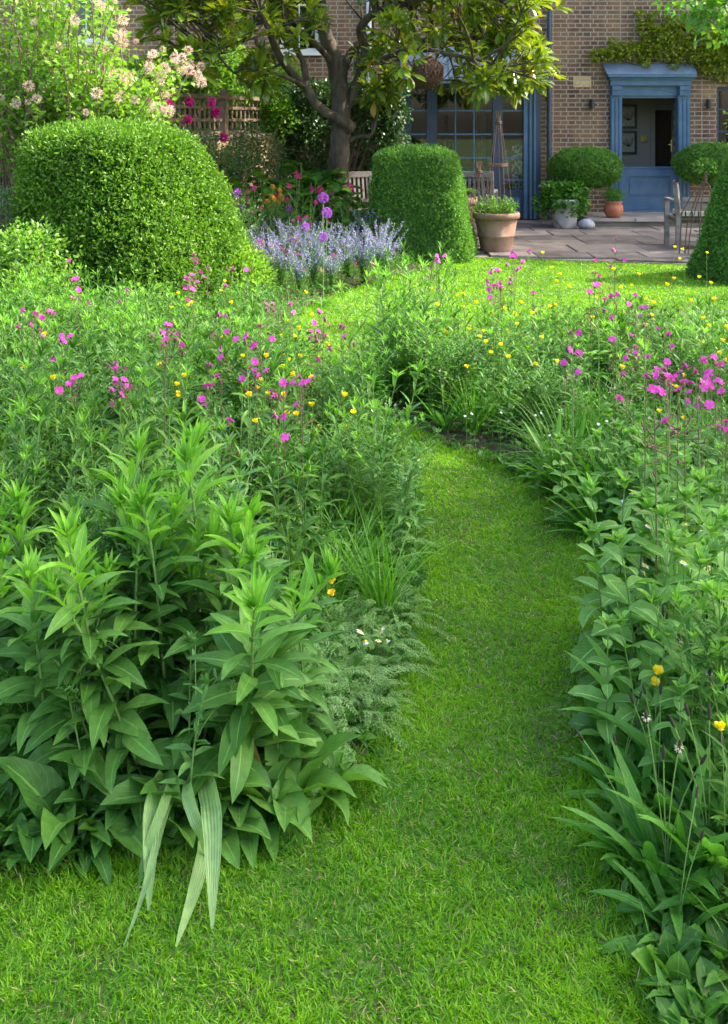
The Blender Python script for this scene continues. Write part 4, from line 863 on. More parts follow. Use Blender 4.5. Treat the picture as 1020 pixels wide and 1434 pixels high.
P_plant = [rosette('ribwort_plantain', 16, .27, .13, 1.05, .8, M['strap'], h=.36, heads=4, headm=True), rosette('ribwort_plantain', 20, .30, .12, 1.1, .7, M['strap'], h=.42, heads=3), rosette('ribwort_plantain', 14, .24, .15, .8, .9, M['strap'], h=.36, heads=2)]
P_broad = [rosette('broad_leaved_herb', 14, .13, .5, .8, .8, M['low'], 'obov'), rosette('broad_leaved_herb', 18, .10, .6, 1.0, .6, M['mid'], 'oval')]
P_grass = [rosette('grass_tuft', 90, .42, .014, 1.25, .8, M['grassy'], 'grass', wave=0), rosette('grass_tuft', 70, .34, .02, 1.1, 1.1, M['grassy'], 'grass', wave=0)]
P_strap = [rosette('strap_leaved_clump', 46, .36, .075, 1.0, .75, M['grassy'], 'strap'), rosette('strap_leaved_clump', 36, .30, .085, 1.15, .5, M['grassy'], 'strap')]
# -- feathery yarrow
def feathery(n, L):
    mb = MB(); sb = MB()
    for i in range(n):
        a = R.uniform(0, 6.28); el = R.uniform(.4, 1.4); ll = L*R.uniform(.6, 1.1); d = az(np.array([a]), el)[0]; side = nrm(np.cross(d, (0,0,1))); s = np.linspace(0, 1, 9); c = d*ll*s[:, None]+np.outer(s**2.2*ll*.55, (0,0,-1)); sb.tube(c, .0011, 4, cap=False)
        k = 20; sk = np.linspace(.18, 1, k); P = along(c, sk); w_ = .026*np.sin(PI*np.clip(sk*.82+.12, 0, 1))**.8; t = nrm(along(np.gradient(c, axis=0), sk))
        for sg in (-1, 1):
            dd = nrm(side*sg+t*.55+R.normal(0, .08, (k, 3))); leaves(mb, P, dd, w_, .0036, .4, 1, 'lance', .1)
            for f in (.5,):
                Q = P+dd*(w_*f)[:, None]
                for s2 in (-1, 1): leaves(mb, Q, nrm(dd*.6+t*s2*.9+R.normal(0,.2,(k,3))), w_*.45, .003, .2, 1, 'lance', .1)
    p = Proto('feathery_yarrow', 'plant'); p.part('foliage', mb, M['fern']); p.part('stem', sb, M['stem']); p.h = L; return p
P_feath = [feathery(26, .42), feathery(22, .34)]
# -- tall stems with narrow leaves
def leafy_stems(name, k, h, nl, L, wr, matl, spread=.06, droop=.7, top=True, shape='lance', seg=4, pair=False, el=.6, branch=0, tipm=None):
    mb, sb = MB(), MB()
    for i in range(k):
        az_ = R.uniform(0, 6.28); o = np.array((*(R.normal(0, spread, 2)), 0)); c = bend(h*R.uniform(.75, 1.0), R.uniform(0, .22), az_)+o; sb.tube(c, np.linspace(.0035, .0015, 8), 5)
        def foliate(c, nl, L, s0=.06):
            s = np.linspace(s0, .97, nl); a = np.arange(nl)*2.4+R.random()*6
            if pair: s = np.repeat(np.linspace(s0, .97, nl//2), 2); a = np.tile([0, PI], nl//2)+np.repeat(np.arange(nl//2)*1.57+az_, 2)
            n_ = len(s); Ls = L*np.interp(s, [0, .4, 1], [.9, 1.05, .45])*R.uniform(.75, 1.2, n_); leaves(mb, along(c, s), az(a, np.interp(s, [0, .6, 1], [el-.3, el, el+.5])+R.normal(0, .15, n_)), Ls, Ls*wr, droop*R.uniform(.4, 1.4, n_), seg, shape, .2, roll=.4, wave=.1)
            if top: q = 7; leaves(mb, np.tile(c[-1], (q, 1)), az(np.arange(q)*2.4, R.uniform(.6, 1.4, q)), L*R.uniform(.3, .55, q), L*wr*.45, .3, 3, shape, .3, m=1 if tipm else 0)
        foliate(c, nl, L)
        for j in range(branch):
            s0 = R.uniform(.4, .8); b = along(c, [s0])[0]; bc = bend(h*.35, .7, R.uniform(0, 6.28), 5)+b; sb.tube(bc, .0015, 4, cap=False); foliate(bc, nl//3, L*.6, .2)
    p = Proto(name, 'plant'); p.part('stem', sb, M['stem']); p.part('foliage', mb, [matl, tipm or matl]); p.h = h; return p
P_tall = [leafy_stems('tall_leafy_perennial', 5, .62, 24, .13, .17, M['mid'], .05, branch=2, tipm=M['herbtop']), leafy_stems('tall_leafy_perennial', 6, .58, 22, .145, .14, M['mid'], .06, .9, tipm=M['herbtop']),
          leafy_stems('tall_leafy_perennial', 4, .66, 22, .12, .22, M['grey'], .05, branch=2), leafy_stems('tall_leafy_perennial', 5, .6, 18, .17, .2, M['mid'], .05, 1.1)]
P_bushy = [leafy_stems('bushy_herb', 9, .40, 18, .08, .35, M['mid'], .09, .6, branch=3), leafy_stems('bushy_herb', 8, .36, 15, .07, .5, M['low'], .09, .6, shape='oval', branch=2), leafy_stems('bushy_herb', 10, .42, 20, .075, .28, M['grey'], .09, .6, branch=3)]
P_pale = [leafy_stems('pale_leaved_herb', 3, .52, 18, .12, .46, M['pale'], .05, .7, shape='oval', pair=True, seg=5, el=.35), leafy_stems('pale_leaved_herb', 4, .46, 16, .10, .5, M['pale'], .06, .8, shape='oval', pair=True, seg=5, el=.35)]
# -- vetch: arching stem with ladder leaflets
def vetch(n, L):
    mb, sb = MB(), MB()
    for i in range(n):
        a = R.uniform(0, 6.28); d = az(np.array([a]), R.uniform(.5, 1.2))[0]; b = np.array((0, 0, R.uniform(0, .25))); s = np.linspace(0, 1, 8); ll = L*R.uniform(.7, 1.1); c = b+d*ll*s[:, None]+np.outer(s**2*ll*.35, (0,0,-1)); sb.tube(c, .001, 4, cap=False); side = nrm(np.cross(d, (0,0,1))); sk = np.linspace(.25, .97, 10); P = along(c, sk)
        for sg in (-1, 1): leaves(mb, P, nrm(side*sg+d*.35+R.normal(0,.08,(10,3))), .026*(1.15-sk*.5), .008, .2, 2, 'oval', .1)
    p = Proto('climbing_vetch', 'plant'); p.part('stem', sb, M['stem']); p.part('foliage', mb, M['mid']); p.h = L; return p
P_vetch = [vetch(14, .2), vetch(18, .16)]
# -- flowering ones; the tallest flower sits at (0, 0, h)
def p_campion(h, nf, var, red=True):
    mb, sb = MB(), MB(); c = bend(h, R.uniform(.02, .12), R.uniform(0, 6.28)); c[:, :2] -= c[-1, :2]*np.linspace(0, 1, 8)[:, None]; c = c*np.array((1,1,h/c[-1,2])); sb.tube(c, np.linspace(.0028, .0014, 8), 5)
    s = np.repeat(np.array([.06,.16,.28,.42,.56,.7,.84]), 2); a = np.tile([0, PI], 7)+np.repeat(np.arange(7)*1.4, 2); L = np.interp(s, [0,.3,1],[.11,.10,.035])*R.uniform(.8,1.1,14); leaves(mb, along(c, s), az(a, R.normal(.55,.15,14)), L, L*.32, .8, 4, 'lance', .2)
    p = Proto('pink_campion', 'wildflower'); fl = []
    for i in range(nf):
        if i == 0: e = c[-1]
        else:
            s0 = R.uniform(.72, .95); b = along(c, [s0])[0]; e = b+np.array((*R.normal(0, .028, 2), R.uniform(.02, h*(1.0-s0)+.02))); e[2] = min(e[2], h-.002*i); sb.tube([b, (b+e)/2+np.array((0,0,-.008)), e], .0011, 4, cap=False)
        fl.append(('flower', F_pink[R.integers(3)], tuple(e), (R.uniform(.3, 1.25)*1, R.uniform(-.4, .4), R.uniform(0, 6.28)), R.uniform(.95, 1.25)))
    for j in range(5):
        s0 = R.uniform(.6, .95); b = along(c, [s0])[0]; e = b+np.array((*R.normal(0, .02, 2), R.uniform(.01, .04))); sb.tube([b, e-np.array((0,0,.008)), e], [.001,.0028,.0012], 5, m=1)
    p.part('stem', sb, [M['redstem' if red else 'stem'], M['calyx']]); p.part('foliage', mb, M['mid']); p.fl = fl; p.h = h; return p
P_camp = [p_campion(.7, n, i, i % 2 == 0) for i, n in enumerate((1, 3, 5, 7, 2, 4))]
def p_butter(h, nf):
    mb, sb = MB(), MB(); p = Proto('buttercup', 'wildflower'); c = bend(h, .1, R.uniform(0, 6.28)); c[:, :2] -= c[-1, :2]*np.linspace(0, 1, 8)[:, None]; c = c*np.array((1,1,h/c[-1,2])); sb.tube(c, np.linspace(.0018,.001,8), 5); p.fl = []
    for i in range(nf):
        e = c[-1]
        if i: b = along(c, [R.uniform(.4, .8)])[0]; e = b+np.array((*R.normal(0, .06, 2), R.uniform(.08, .2))); e[2] = min(e[2], h-.01); sb.tube([b, (b+e)/2+np.array((0,0,-.015)), e], .0009, 4, cap=False)
        p.fl.append(('flower', F_butt[i % 2], tuple(e), (R.uniform(-.3, .6), R.uniform(-.3, .3), R.uniform(0, 6)), R.uniform(.95, 1.25)))
    for s in (.05,.08,.1,.3,.5,.65):
        b = along(c, [s])[0]; a = R.uniform(0, 6.28); st = az(np.array([a]), .6)[0]*.06*(1.1-s); sb.tube([b, b+st*.5, b+st], .0009, 4, cap=False); q = 5; leaves(mb, np.tile(b+st, (q, 1)), az(a+np.linspace(-1.3, 1.3, q), .3), .045*(1.1-s), .012, .4, 3, 'lance', .2)
    p.part('stem', sb, M['stem']); p.part('foliage', mb, M['mid']); p.h = h; return p
P_butt = [p_butter(.6, n) for n in (1, 2, 3, 1)]
def p_daisy(h, nf, F, name='white_daisy'):
    mb, sb = MB(), MB(); p = Proto(name, 'wildflower'); p.fl = []
    for i in range(nf):
        hh = h if i == 0 else h*R.uniform(.7, 1); off = np.array((0, 0, 0)) if i == 0 else np.array((*R.normal(0, .05, 2), 0)); c = bend(hh, .05, 0, 6); c[:, :2] -= c[-1, :2]*np.linspace(0, 1, 6)[:, None]; c = c+np.outer(np.linspace(.2, 1, 6), off); c[:, 2] *= hh/c[-1, 2]; sb.tube(c, .0011, 4, cap=False)
        p.fl.append(('flower', F[i % len(F)] if isinstance(F, list) else F, tuple(c[-1]), (R.uniform(.1, .9), R.uniform(-.5, .5), R.uniform(0, 6)), R.uniform(.95, 1.2)))
        k = 8; s = np.linspace(.05, .85, k); leaves(mb, along(c, s), az(np.arange(k)*2.4, .7), .045, .008, .6, 2, 'lance', .1)
    p.part('stem', sb, M['stem']); p.part('foliage', mb, M['mid']); p.h = h; return p
P_daisy = [p_daisy(.45, n, F_daisy) for n in (1, 2, 3)]; P_star = [p_daisy(.35, n, F_star, 'white_stitchwort') for n in (2, 4)]

# ------------------------------------------------------------------ meadow planting
def inbed(x, y, poly, e=.07): return bool(inpoly(np.array([x]), np.array([y]), poly)[0]) and edist(np.array([x]), np.array([y]), poly)[0] > e
def zone(x, y):
    if x > .3 and y < 4 or (x > .45 and y < 4.3): return 'in the near right bed'
    if inpoly(np.array([x]), np.array([y]), RIGHT)[0]: return 'in the far right bed' if y > 5.7 else 'in the middle right bed'
    if y < 3.6: return 'in the near left bed'
    return 'in the middle left bed' if y < 5.6 else 'in the far left bed'
USED = []
FIELD = []
def scatter(protos, dens, poly, y0, y1, x0, x1, sc=(.8,1.15), e=.07, desc='', hmax=None, short='', sep=0):
    n = int((x1-x0)*(y1-y0)*dens); k = 0
    for i in range(n):
        x, y = R.uniform(x0, x1), R.uniform(y0, y1)
        if not inbed(x, y, poly, e): continue
        if poly is LEFT and protos is not P_feath and x > -.42 and y < 3.35: continue
        px = CXP+FPX*x/y
        if px < -90 or px > 1110: continue
        s = R.uniform(*sc); p = protos[R.integers(len(protos))]; h = p.h*s
        if hmax: s = min(s, hmax(x, y)*R.choice([.75,.9,1,1.1,1.3])/p.h)
        if poly is LEFT and y > 4.5 and px > 405: s = min(s, max(.2, 1.7*(1-y/7.9))/p.h)
        if poly is RIGHT and y > 5 and px > 640: s = min(s, max(.25, (1.7-.192*y)*R.uniform(.8, 1.3))/p.h)
        if s < .3: continue
        z = zone(x, y); p.put(x, y, desc+' '+z, short+' '+z, sc=s, lean=(R.normal(0,.06), R.normal(0,.06))); k += 1
    return k
def hl(x, y):   # foliage height in the left bed
    return np.interp(y, [2.2, 3.2, 5, 6.6, 7.6, 9.5, 12], [.6, .62, .62, .56, .42, .28, .3])*np.interp(edist(np.array([x]), np.array([y]), LEFT)[0], [0, .35], [.6, 1])
def hr(x, y):
    e = edist(np.array([x]), np.array([y]), RIGHT)[0]
    return np.interp(y, [1.5, 3, 5, 6.2, 7.4, 8.4], [.5, .55, .50, .62, .60, .50])*np.interp(e, [0, .35], [.6, 1])*(1.2 if (x < .9 and y > 5.7) else 1)
# low ground cover nobody could count
def cover(poly, y0, y1, x0, x1, dens, label):
    mb = MB(); n = int((x1-x0)*(y1-y0)*dens); x = R.uniform(x0, x1, n); y = R.uniform(y0, y1, n); px = CXP+FPX*x/y; k = inpoly(x, y, poly) & (px > -120) & (px < 1140); x, y = x[k], y[k]; n = len(x); e = edist(x, y, poly); gr = R.random(n) < .45
    zz = R.uniform(.0, .16, n)*np.clip(e/.25, .3, 1); P = np.stack([x, y, zz], -1)
    a = R.uniform(0, 6.28, n); q = ~gr; leaves(mb, P[q], az(a[q], R.uniform(-.1, 1.2, q.sum())), R.uniform(.03, .08, q.sum()), R.uniform(.012, .032, q.sum()), R.uniform(.2, 1.2, q.sum()), 3, 'oval', .2, m=0)
    P[:, 2] = 0; q = gr; leaves(mb, P[q], az(a[q], R.uniform(.8, 1.5, q.sum())), R.uniform(.12, .34, q.sum())*np.clip(e[q]/.3, .35, 1), .004, R.uniform(.3, 1.3, q.sum()), 4, 'grass', .15, m=1)
    o = mb.build('ground_cover', [M['low'], M['grassy']], None); tag(o, label, 'ground cover', kind='stuff')
cover(LEFT, 2.1, 5, -2.2, .3, 4200, 'low leaves and grass under the left meadow bed'); cover(LEFT, 5, 11.8, -4.4, 1.1, 750, 'low leaves under the far part of the left bed')
cover(RIGHT, 1.6, 5, .5, 2.2, 4200, 'low leaves and grass under the near right bed'); cover(RIGHT, 5, 8.4, -.1, 4, 900, 'low leaves and grass under the right meadow')

# hero clump, front left
sp = [(30,1120,.92),(95,1150,.9),(150,1110,1.0),(205,1150,1.0),(240,1100,1.08),(300,1145,1.05),(345,1110,1.08),(395,1125,.82),(180,1050,1.1),(285,1050,1.12),(100,1060,1.02),(20,1050,.95),(370,1060,.95),(425,1085,.66),(-40,1100,.9),(60,1010,.98),(65,1125,1.0),(125,1140,.95),(180,1120,1.0),(265,1125,1.02),(320,1095,1.05),(10,1085,1.0),(140,1035,1.05),(215,1075,1.08),(375,1100,.9),(400,1050,.85),(-60,1050,1.0),(235,1020,1.1),(330,1020,1.08)]
for i, (px, py, s) in enumerate(sp):
    d = 2380/(py-170); x = (px-CXP)/FPX*d
    P_lance[i % 5].put(x, d+.06, 'tall leafy stem with long grey-green lance leaves in the big front-left clump', 'stems of the lance-leaved clump in the left foreground', sc=s*R.uniform(.9, 1.05), lean=(R.normal(0,.1)+(.1 if py > 1090 else 0), R.normal(0,.08)+(px-210)/2200), rz=None)
# drooping ribbed leaves over the lawn edge
def droopers():
    t = thing('ribwort_plantain', 'plantain with long pale ribbed leaves flopping onto the lawn below the lance-leaved clump', 'plant', (-.42, 2.42, 0)); mb = MB()
    base = np.array((-.42, 2.42, 0))
    for k, (px, py, px2, py2, wd) in enumerate(((222,1105,205,1280,.044),(238,1135,168,1335,.020),(268,1115,290,1225,.030),(292,1105,300,1305,.048),(285,1170,252,1335,.034),(228,1120,196,1262,.022))):
        dm, d1 = 2.33-.02*(k % 3), 2380/(py2-170); a = None; m_ = np.array(((px-CXP)/FPX*dm, dm, EYE-(py-HORY)/FPX*dm)); b = np.array(((px2-CXP)/FPX*d1, d1, .012))
        a = np.array((m_[0]*1.08-.01*np.sin(k*2), 2.56, .0)); s = np.linspace(0, 1, 18)[:, None]; q = 2*m_-.5*(a+b); c = (1-s)**2*a+2*s*(1-s)*q+s*s*b; c[:, 2] = np.maximum(c[:, 2], .01); c += np.stack([.008*np.sin(s[:, 0]*7+k), 0*s[:, 0], .006*np.sin(s[:, 0]*11+k*2)], -1)
        T = nrm(np.gradient(c, axis=0)); tw_ = .5*np.sin(s*3+k*1.3); S = nrm(np.cross(T, np.array((0,-.6,.8))+np.hstack([tw_, 0*s, 0*s]))); Nn = np.cross(S, T); w_ = wd/2*np.maximum(np.sin(PI*np.clip(s*1.0, 0, 1)**1.25)**.7, .12)
        ed = .35*w_; rf = .12*w_*np.sin(s*30+k); V = np.stack([c-S*w_+Nn*(ed+rf)-base, c-base, c+S*w_+Nn*(ed-rf)-base], 1).reshape(-1, 3); f = []
        for i in range(17): f += [(i*3, i*3+1, i*3+4, i*3+3), (i*3+1, i*3+2, i*3+5, i*3+4)]
        mb.add(V, f, R.random(), [(j/2, i/17) for i in range(18) for j in range(3)])
    par(mb.build('foliage', M['strappale'], None), t)
    PF = [rosette('lance_leaved_rosette', n_, L_, .36, el_, 1.25, M['herb'], 'lance', seg=6, wave=.25) for n_, L_, el_ in ((11,.19,.95),(13,.17,.8),(9,.21,1.1))]
    for i, (px, py, s) in enumerate(((218,1165,.9),(300,1158,.95),(258,1150,1.1),(-10,1175,1.0),(45,1180,1.05),(100,1170,1.1),(150,1165,1.0),(350,1150,1.1),(400,1140,1.1),(440,1120,.95),(70,1135,1.2),(180,1130,1.2),(330,1125,1.2),(125,1190,.7))):
        d = 2380/(py-170); PF[i % 3].put((px-CXP)/FPX*d, d, 'rosette of broad arching lance leaves along the front foot of the big clump', 'leaf rosettes at the foot of the lance-leaved clump', sc=s, lean=(.15,0))
droopers()
# feathery yarrow right of the clump
for px, py, s in ((455,1060,1.0),(500,1040,1.05),(520,1000,1.0),(470,1000,1.1),(540,960,.9),(500,940,1.0),(560,930,.8),(430,1010,1.1),(540,1040,.7),(480,1090,.7),(575,900,.8),(480,960,1.15),(450,1040,1.2),(520,920,1.0),(565,980,.75)):
    d = 2380/(py-170); P_feath[R.integers(2)].put((px-CXP)/FPX*d-.06, d+.1, 'feathery grey-green yarrow leaning over the path right of the lance-leaved clump', 'feathery yarrow along the left edge of the path', sc=s*.88, lean=(.1, .15))
scatter(P_feath, 4.5, LEFT, 2.9, 5, -.7, .3, (.8,1.1), .08, 'feathery yarrow', short='feathery yarrow')
# bulk of the meadow
scatter(P_tall, 12, LEFT, 2.75, 5.2, -2.2, .2, (.8,1.15), .12, 'tall leafy perennial with narrow pointed leaves', hl, 'tall leafy perennials')
scatter(P_tall, 10, LEFT, 5.2, 7.9, -3.3, .2, (.8,1.15), .12, 'tall leafy perennial with narrow pointed leaves', hl, 'tall leafy perennials')
scatter(P_bushy, 9, LEFT, 2.55, 5.5, -2.2, .25, (.8,1.15), .05, 'bushy green herb', hl, 'bushy herbs')
scatter(P_bushy, 6, LEFT, 5.5, 9.0, -3.6, .2, (.8,1.1), .05, 'bushy green herb', hl, 'bushy herbs')
scatter(P_grass, 5, LEFT, 2.6, 7.5, -3, .25, (.8,1.2), .08, 'tuft of long arching grass', hl, 'grass tufts')
scatter(P_broad, 9, LEFT, 2.2, 4.5, -1.8, .3, (.8,1.2), .02, 'low broad-leaved rosette', None, 'broad-leaved rosettes')
scatter(P_vetch, 5, LEFT, 2.7, 4.5, -1.4, .25, (.9,1.3), .05, 'vetch with ladder-like leaflets', None, 'climbing vetches')
scatter(P_tall, 10, RIGHT, 5.2, 8.2, -.1, 4, (.75,1.1), .1, 'tall leafy perennial with narrow pointed leaves', hr, 'tall leafy perennials')
scatter(P_bushy, 8, RIGHT, 3.9, 8.3, 0, 3.8, (.8,1.15), .05, 'bushy green herb', hr, 'bushy herbs')
scatter(P_grass, 15, RIGHT, 3.2, 8.2, 0, 3.6, (.8,1.2), .08, 'tuft of long arching grass', hr, 'grass tufts')
scatter(P_plant, 5, RIGHT, 3.3, 6.5, .1, 2.8, (.8,1.1), .05, 'ribwort plantain with upright ribbed leaves', hr, 'ribwort plantains')
scatter(P_broad, 7, RIGHT, 1.9, 5, .5, 1.7, (.8,1.2), .02, 'low broad-leaved rosette', None, 'broad-leaved rosettes')
scatter(P_pale, 17, RIGHT, 2.5, 4.4, .7, 1.6, (.85,1.15), .1, 'pale herb with paired oval leaves', None, 'pale paired-leaf herbs')
scatter(P_tall, 1, RIGHT, 3.6, 4.5, .6, 1.6, (.7,1.0), .12, 'tall leafy perennial with narrow pointed leaves', hr, 'tall leafy perennials')
for px, py, s in ((800,730,1.0),(840,735,1.1),(770,700,.95),(880,745,1.1),(820,770,.8)):
    d = 2380/(py-170); P_strap[R.integers(2)].put((px-CXP)/FPX*d+.08, d+.1, 'bright green strap-leaved clump fanning over the bend of the path', 'strap-leaved clumps at the bend of the path', sc=s, lean=(.05,-.12))
# near right: ribwort plantain group
for px, py, s, i in ((905,1250,1.2,0),(960,1230,1.3,1),(890,1150,1.15,1),(940,1130,1.3,0),(1000,1180,1.35,1),(860,1210,1.0,2),(985,1080,1.25,0),(915,1320,.9,2),(1010,1300,1.1,2),(900,1070,1.2,1),(840,1120,.8,2)):
    d = 2380/(py-170); P_plant[i].put((px-CXP)/FPX*d+.05, d, 'ribwort plantain with broad ribbed leaves and dark seed heads in the near right bed', 'plantains in the right foreground', sc=s*.82, lean=(R.normal(0,.08), -.04))
for x, y, s in ((.80,2.95,1.1),(.92,2.8,1.2),(1.02,3.0,1.15),(.86,3.2,1.1),(.98,3.3,1.1),(.88,2.62,1.0),(1.08,2.75,1.2),(1.0,2.5,1.1)):
    P_pale[int(x*100) % 2].put(x, y, 'pale herb with paired oval leaves rising behind the near right plantains', 'pale paired-leaf herbs behind the near plantains', sc=s)
for px, py, s, i in ((985,1150,.85,0),(1015,1230,.75,1)):
    d = 2380/(py-170); P_tall[i].put((px-CXP)/FPX*d+.05, d, 'slender upright leafy stems among the plantains at the right edge', 'leafy stems among the near right plantains', sc=s)
# taller single stems standing proud of the meadow
def wand(h, L, wr, matl, tipm, n=20):
    return leafy_stems('wand_stemmed_perennial', 2, h, n, L, wr, matl, .03, .9, tipm=tipm, el=.75, seg=5)
P_wand = [wand(.72, .15, .13, M['mid'], M['herbtop']), wand(.66, .13, .18, M['herb'], M['herbtop']), wand(.75, .14, .12, M['mid'], M['mid'], 24)]
scatter(P_wand, 7.5, LEFT, 3.3, 7.6, -2.6, .1, (.8,1.1), .15, 'taller wand-like stem with narrow leaves standing above its neighbours', None, 'wand-stemmed perennials')
scatter(P_wand, 5, RIGHT, 5.4, 7.6, -.1, 2.8, (.75,1.1), .12, 'taller wand-like stem with narrow leaves standing above its neighbours', None, 'wand-stemmed perennials')
for px, d, s in ((505,6.3,1.0),(522,6.6,1.08),(540,6.2,1.0),(552,6.8,1.1),(570,6.4,1.0),(588,6.9,1.12),(605,6.5,1.0),(625,6.9,1.08),(650,6.7,1.0),(515,6.9,1.0),(600,7.1,1.0),(563,7.0,1.05),(548,6.4,1.15),(578,6.7,1.2),(597,6.7,1.15)):
    P_wand[R.integers(3)].put((px-CXP)/FPX*d, d, 'tall wand-like stem at the far tip of the right meadow bed, against the sunlit lawn', 'wand-like stems at the tip of the right bed', sc=s*1.08)
# flowers placed by their heads
BIG = 1.25
for x, y in ((.72,1.95),(.80,2.05),(.68,2.15),(.76,2.2),(.66,1.85),(.84,1.9),(.9,2.15)): P_broad[int(x*100) % 2].put(x, y, 'low broad-leaved rosette at the bottom right corner of the near right bed', 'broad-leaved rosettes at the bottom right', sc=.8)
def head(protos, lst, hmin, hmax, desc, short, ordn):
    out = []
    for (px, py) in lst:
        for _ in range(40):
            h = R.uniform(hmin, hmax)*(1 if py < 600 or (px > 740 and hmin < .21) else .5); d = FPX*(EYE-h)/(py-HORY); x = (px-CXP)/FPX*d
            if d < 11 and (inbed(x, d, LEFT, .04) or inbed(x, d, RIGHT, .04)): break
        else: continue
        p = protos[R.integers(len(protos))]; out.append((px, x, d, h/p.h, p))
    groups = {}
    for o in sorted(out, key=lambda o: o[0]): groups.setdefault(zone(o[1], o[2]), []).append(o)
    for z, L in groups.items():
        for i, (px, x, d, s, p) in enumerate(L):
            nf = len(p.fl); lab = '%s with %s, %s from the left %s' % (desc, ('a single bloom' if nf == 1 else ordn[nf][1]+' blooms'), ordn[i+1][0] if i+1 < len(ordn) else 'last', z)
            t = p.put(x, d, lab, short+' '+z, sc=s)
            for o in kids(t):
                if o.name.startswith('flower') and not o.name.startswith('flower_s'): o.scale = (o.scale[0]/s*(BIG if px < 880 or z != 'in the middle right bed' else 1.0),)*3
w1 = 'zeroth first second third fourth fifth sixth seventh eighth ninth tenth eleventh twelfth thirteenth fourteenth fifteenth sixteenth seventeenth eighteenth nineteenth twentieth'.split()
w2 = 'zero one two three four five six seven eight nine ten'.split()+['many']*11
tens = {20: 'twenty', 30: 'thirty', 40: 'forty', 50: 'fifty'}
ORD = list(zip(w1, w2))+[(tens[i//10*10]+('-'+w1[i % 10] if i % 10 else 'th'), 'many') for i in range(21, 60)]
head(P_camp, [(R.uniform(20, 470), R.uniform(400, 600)) for _ in range(22)], .55, .75, 'slender pink campion', 'slender pink campions', ORD)
head(P_butt, [(R.uniform(20, 500), R.uniform(400, 640)) for _ in range(15)], .45, .68, 'small yellow buttercup', 'small buttercups', ORD)
head(P_butt, [(R.uniform(600, 1020), R.uniform(390, 560)) for _ in range(14)], .45, .7, 'small yellow buttercup', 'small buttercups', ORD)
head(P_camp, [(272,356),(268,392),(272,400),(292,374),(326,376),(345,378),(178,406),(66,437),(162,508),(235,465),(290,540),(292,510),(322,588),(386,582),(300,468),(345,470),(440,452),(478,456),(97,365),(108,390),(307,440),(365,455),(310,500),(482,470),(276,362),(265,385)], .55, .85, 'pink campion', 'pink campions', ORD)
head(P_camp, [(R.uniform(600, 1000), R.uniform(400, 560)) for _ in range(10)], .55, .75, 'slender pink campion', 'slender pink campions', ORD)
head(P_camp, [(612,358),(718,352),(740,352),(690,377),(692,400),(862,332),(860,350),(855,372),(834,365),(833,380),(826,408),(865,412),(838,398),(890,413),(905,430),(930,458),(858,475),(800,465),(880,662),(930,656),(905,525),(940,530),(965,535),(985,505),(1005,510),(930,515),(1010,548),(960,512),(1018,590),(975,520),(950,545),(990,530),(915,545),(1000,500),(722,358),(700,395),(935,508)], .5, .9, 'pink campion', 'pink campions', ORD)
head(P_butt, [(360,545),(397,515),(430,620),(448,600),(387,638),(246,612),(460,792),(482,555),(487,600),(340,500),(325,425),(405,505),(437,530),(225,512),(247,540),(365,534),(372,500),(200,380),(250,412),(315,395),(432,618),(395,472),(412,472),(270,425)], .35, .7, 'yellow buttercup', 'buttercups', ORD)
head(P_butt, [(654,515),(725,455),(668,425),(730,425),(905,420),(968,422),(985,447),(1018,460),(957,350),(990,355),(945,347),(612,428),(650,412),(640,415),(720,440),(780,395),(860,378),(935,400),(1010,1022),(855,1015),(920,943),(785,385),(700,380),(760,355),(745,440),(690,440),(605,405),(895,385),(1000,420),(915,425)], .4, .85, 'yellow buttercup', 'buttercups', ORD)
head(P_daisy, [(R.uniform(870, 1015), R.uniform(690, 860)) for _ in range(18)], .56, .72, 'stalked white daisy', 'stalked white daisies', ORD)
head(P_daisy, [(770,680),(985,745),(980,760),(993,765),(915,740),(957,788),(975,830),(855,768),(820,798),(812,802),(990,800),(960,735),(945,755),(985,720),(998,880),(505,885),(535,883),(560,855),(620,815)], .2, .5, 'small white daisy', 'white daisies', ORD)
head(P_star, [(660,576),(702,578),(760,575),(680,590),(770,610),(745,640),(535,560),(610,905),(507,745),(476,985),(900,600),(850,590),(925,570),(945,700),(880,700),(960,690),(800,560),(770,540)], .2, .4, 'tiny white stitchwort', 'white stitchworts', ORD)

# ------------------------------------------------------------------ border in front of the house
def seat(protos, lst, h, desc, cat_group, z=0): 
    for px, py in lst: d = FPX*(EYE-h)/(py-HORY); d = min(d, 13.4); protos[R.integers(len(protos))].put((px-CXP)/FPX*d, d, desc, cat_group)
def nepeta():
    mb, sb, fb = MB(), MB(), MB()
    for i in range(26):
        c = bend(R.uniform(.38, .6), R.uniform(.1, .5), R.uniform(0, 6.28)); sb.tube(c, .002, 4, cap=False); s = np.linspace(.05, .7, 16); leaves(mb, along(c, s), az(np.arange(16)*2.4, .5), .035, .018, .4, 2, 'oval')
        k = 34; s = R.uniform(.55, 1, k); d = rdir(k, .2); leaves(fb, along(c, s)+d*.010, d, .014, .009, .3, 1, 'obov')
    p = Proto('catmint', 'flowering plant'); p.part('stem', sb, M['stem']); p.part('foliage', mb, M['grey']); p.part('flower_spikes', fb, M['lilac']); p.h = .5; return p
P_nep = [nepeta(), nepeta()]
for i, (px, py) in enumerate(((372,380),(395,400),(420,405),(440,395),(465,398),(488,385),(510,390),(405,370),(435,370),(470,365),(500,360),(530,370),(380,350),(410,345),(540,385),(455,345),(350,370),(520,352))):
    d = FPX*(EYE-.1)/(py-HORY); P_nep[i % 2].put((px-CXP)/FPX*d, d, 'lavender-blue catmint in the sunny border between the two box mounds', 'catmints in the sunny border', sc=R.uniform(.9, 1.2))
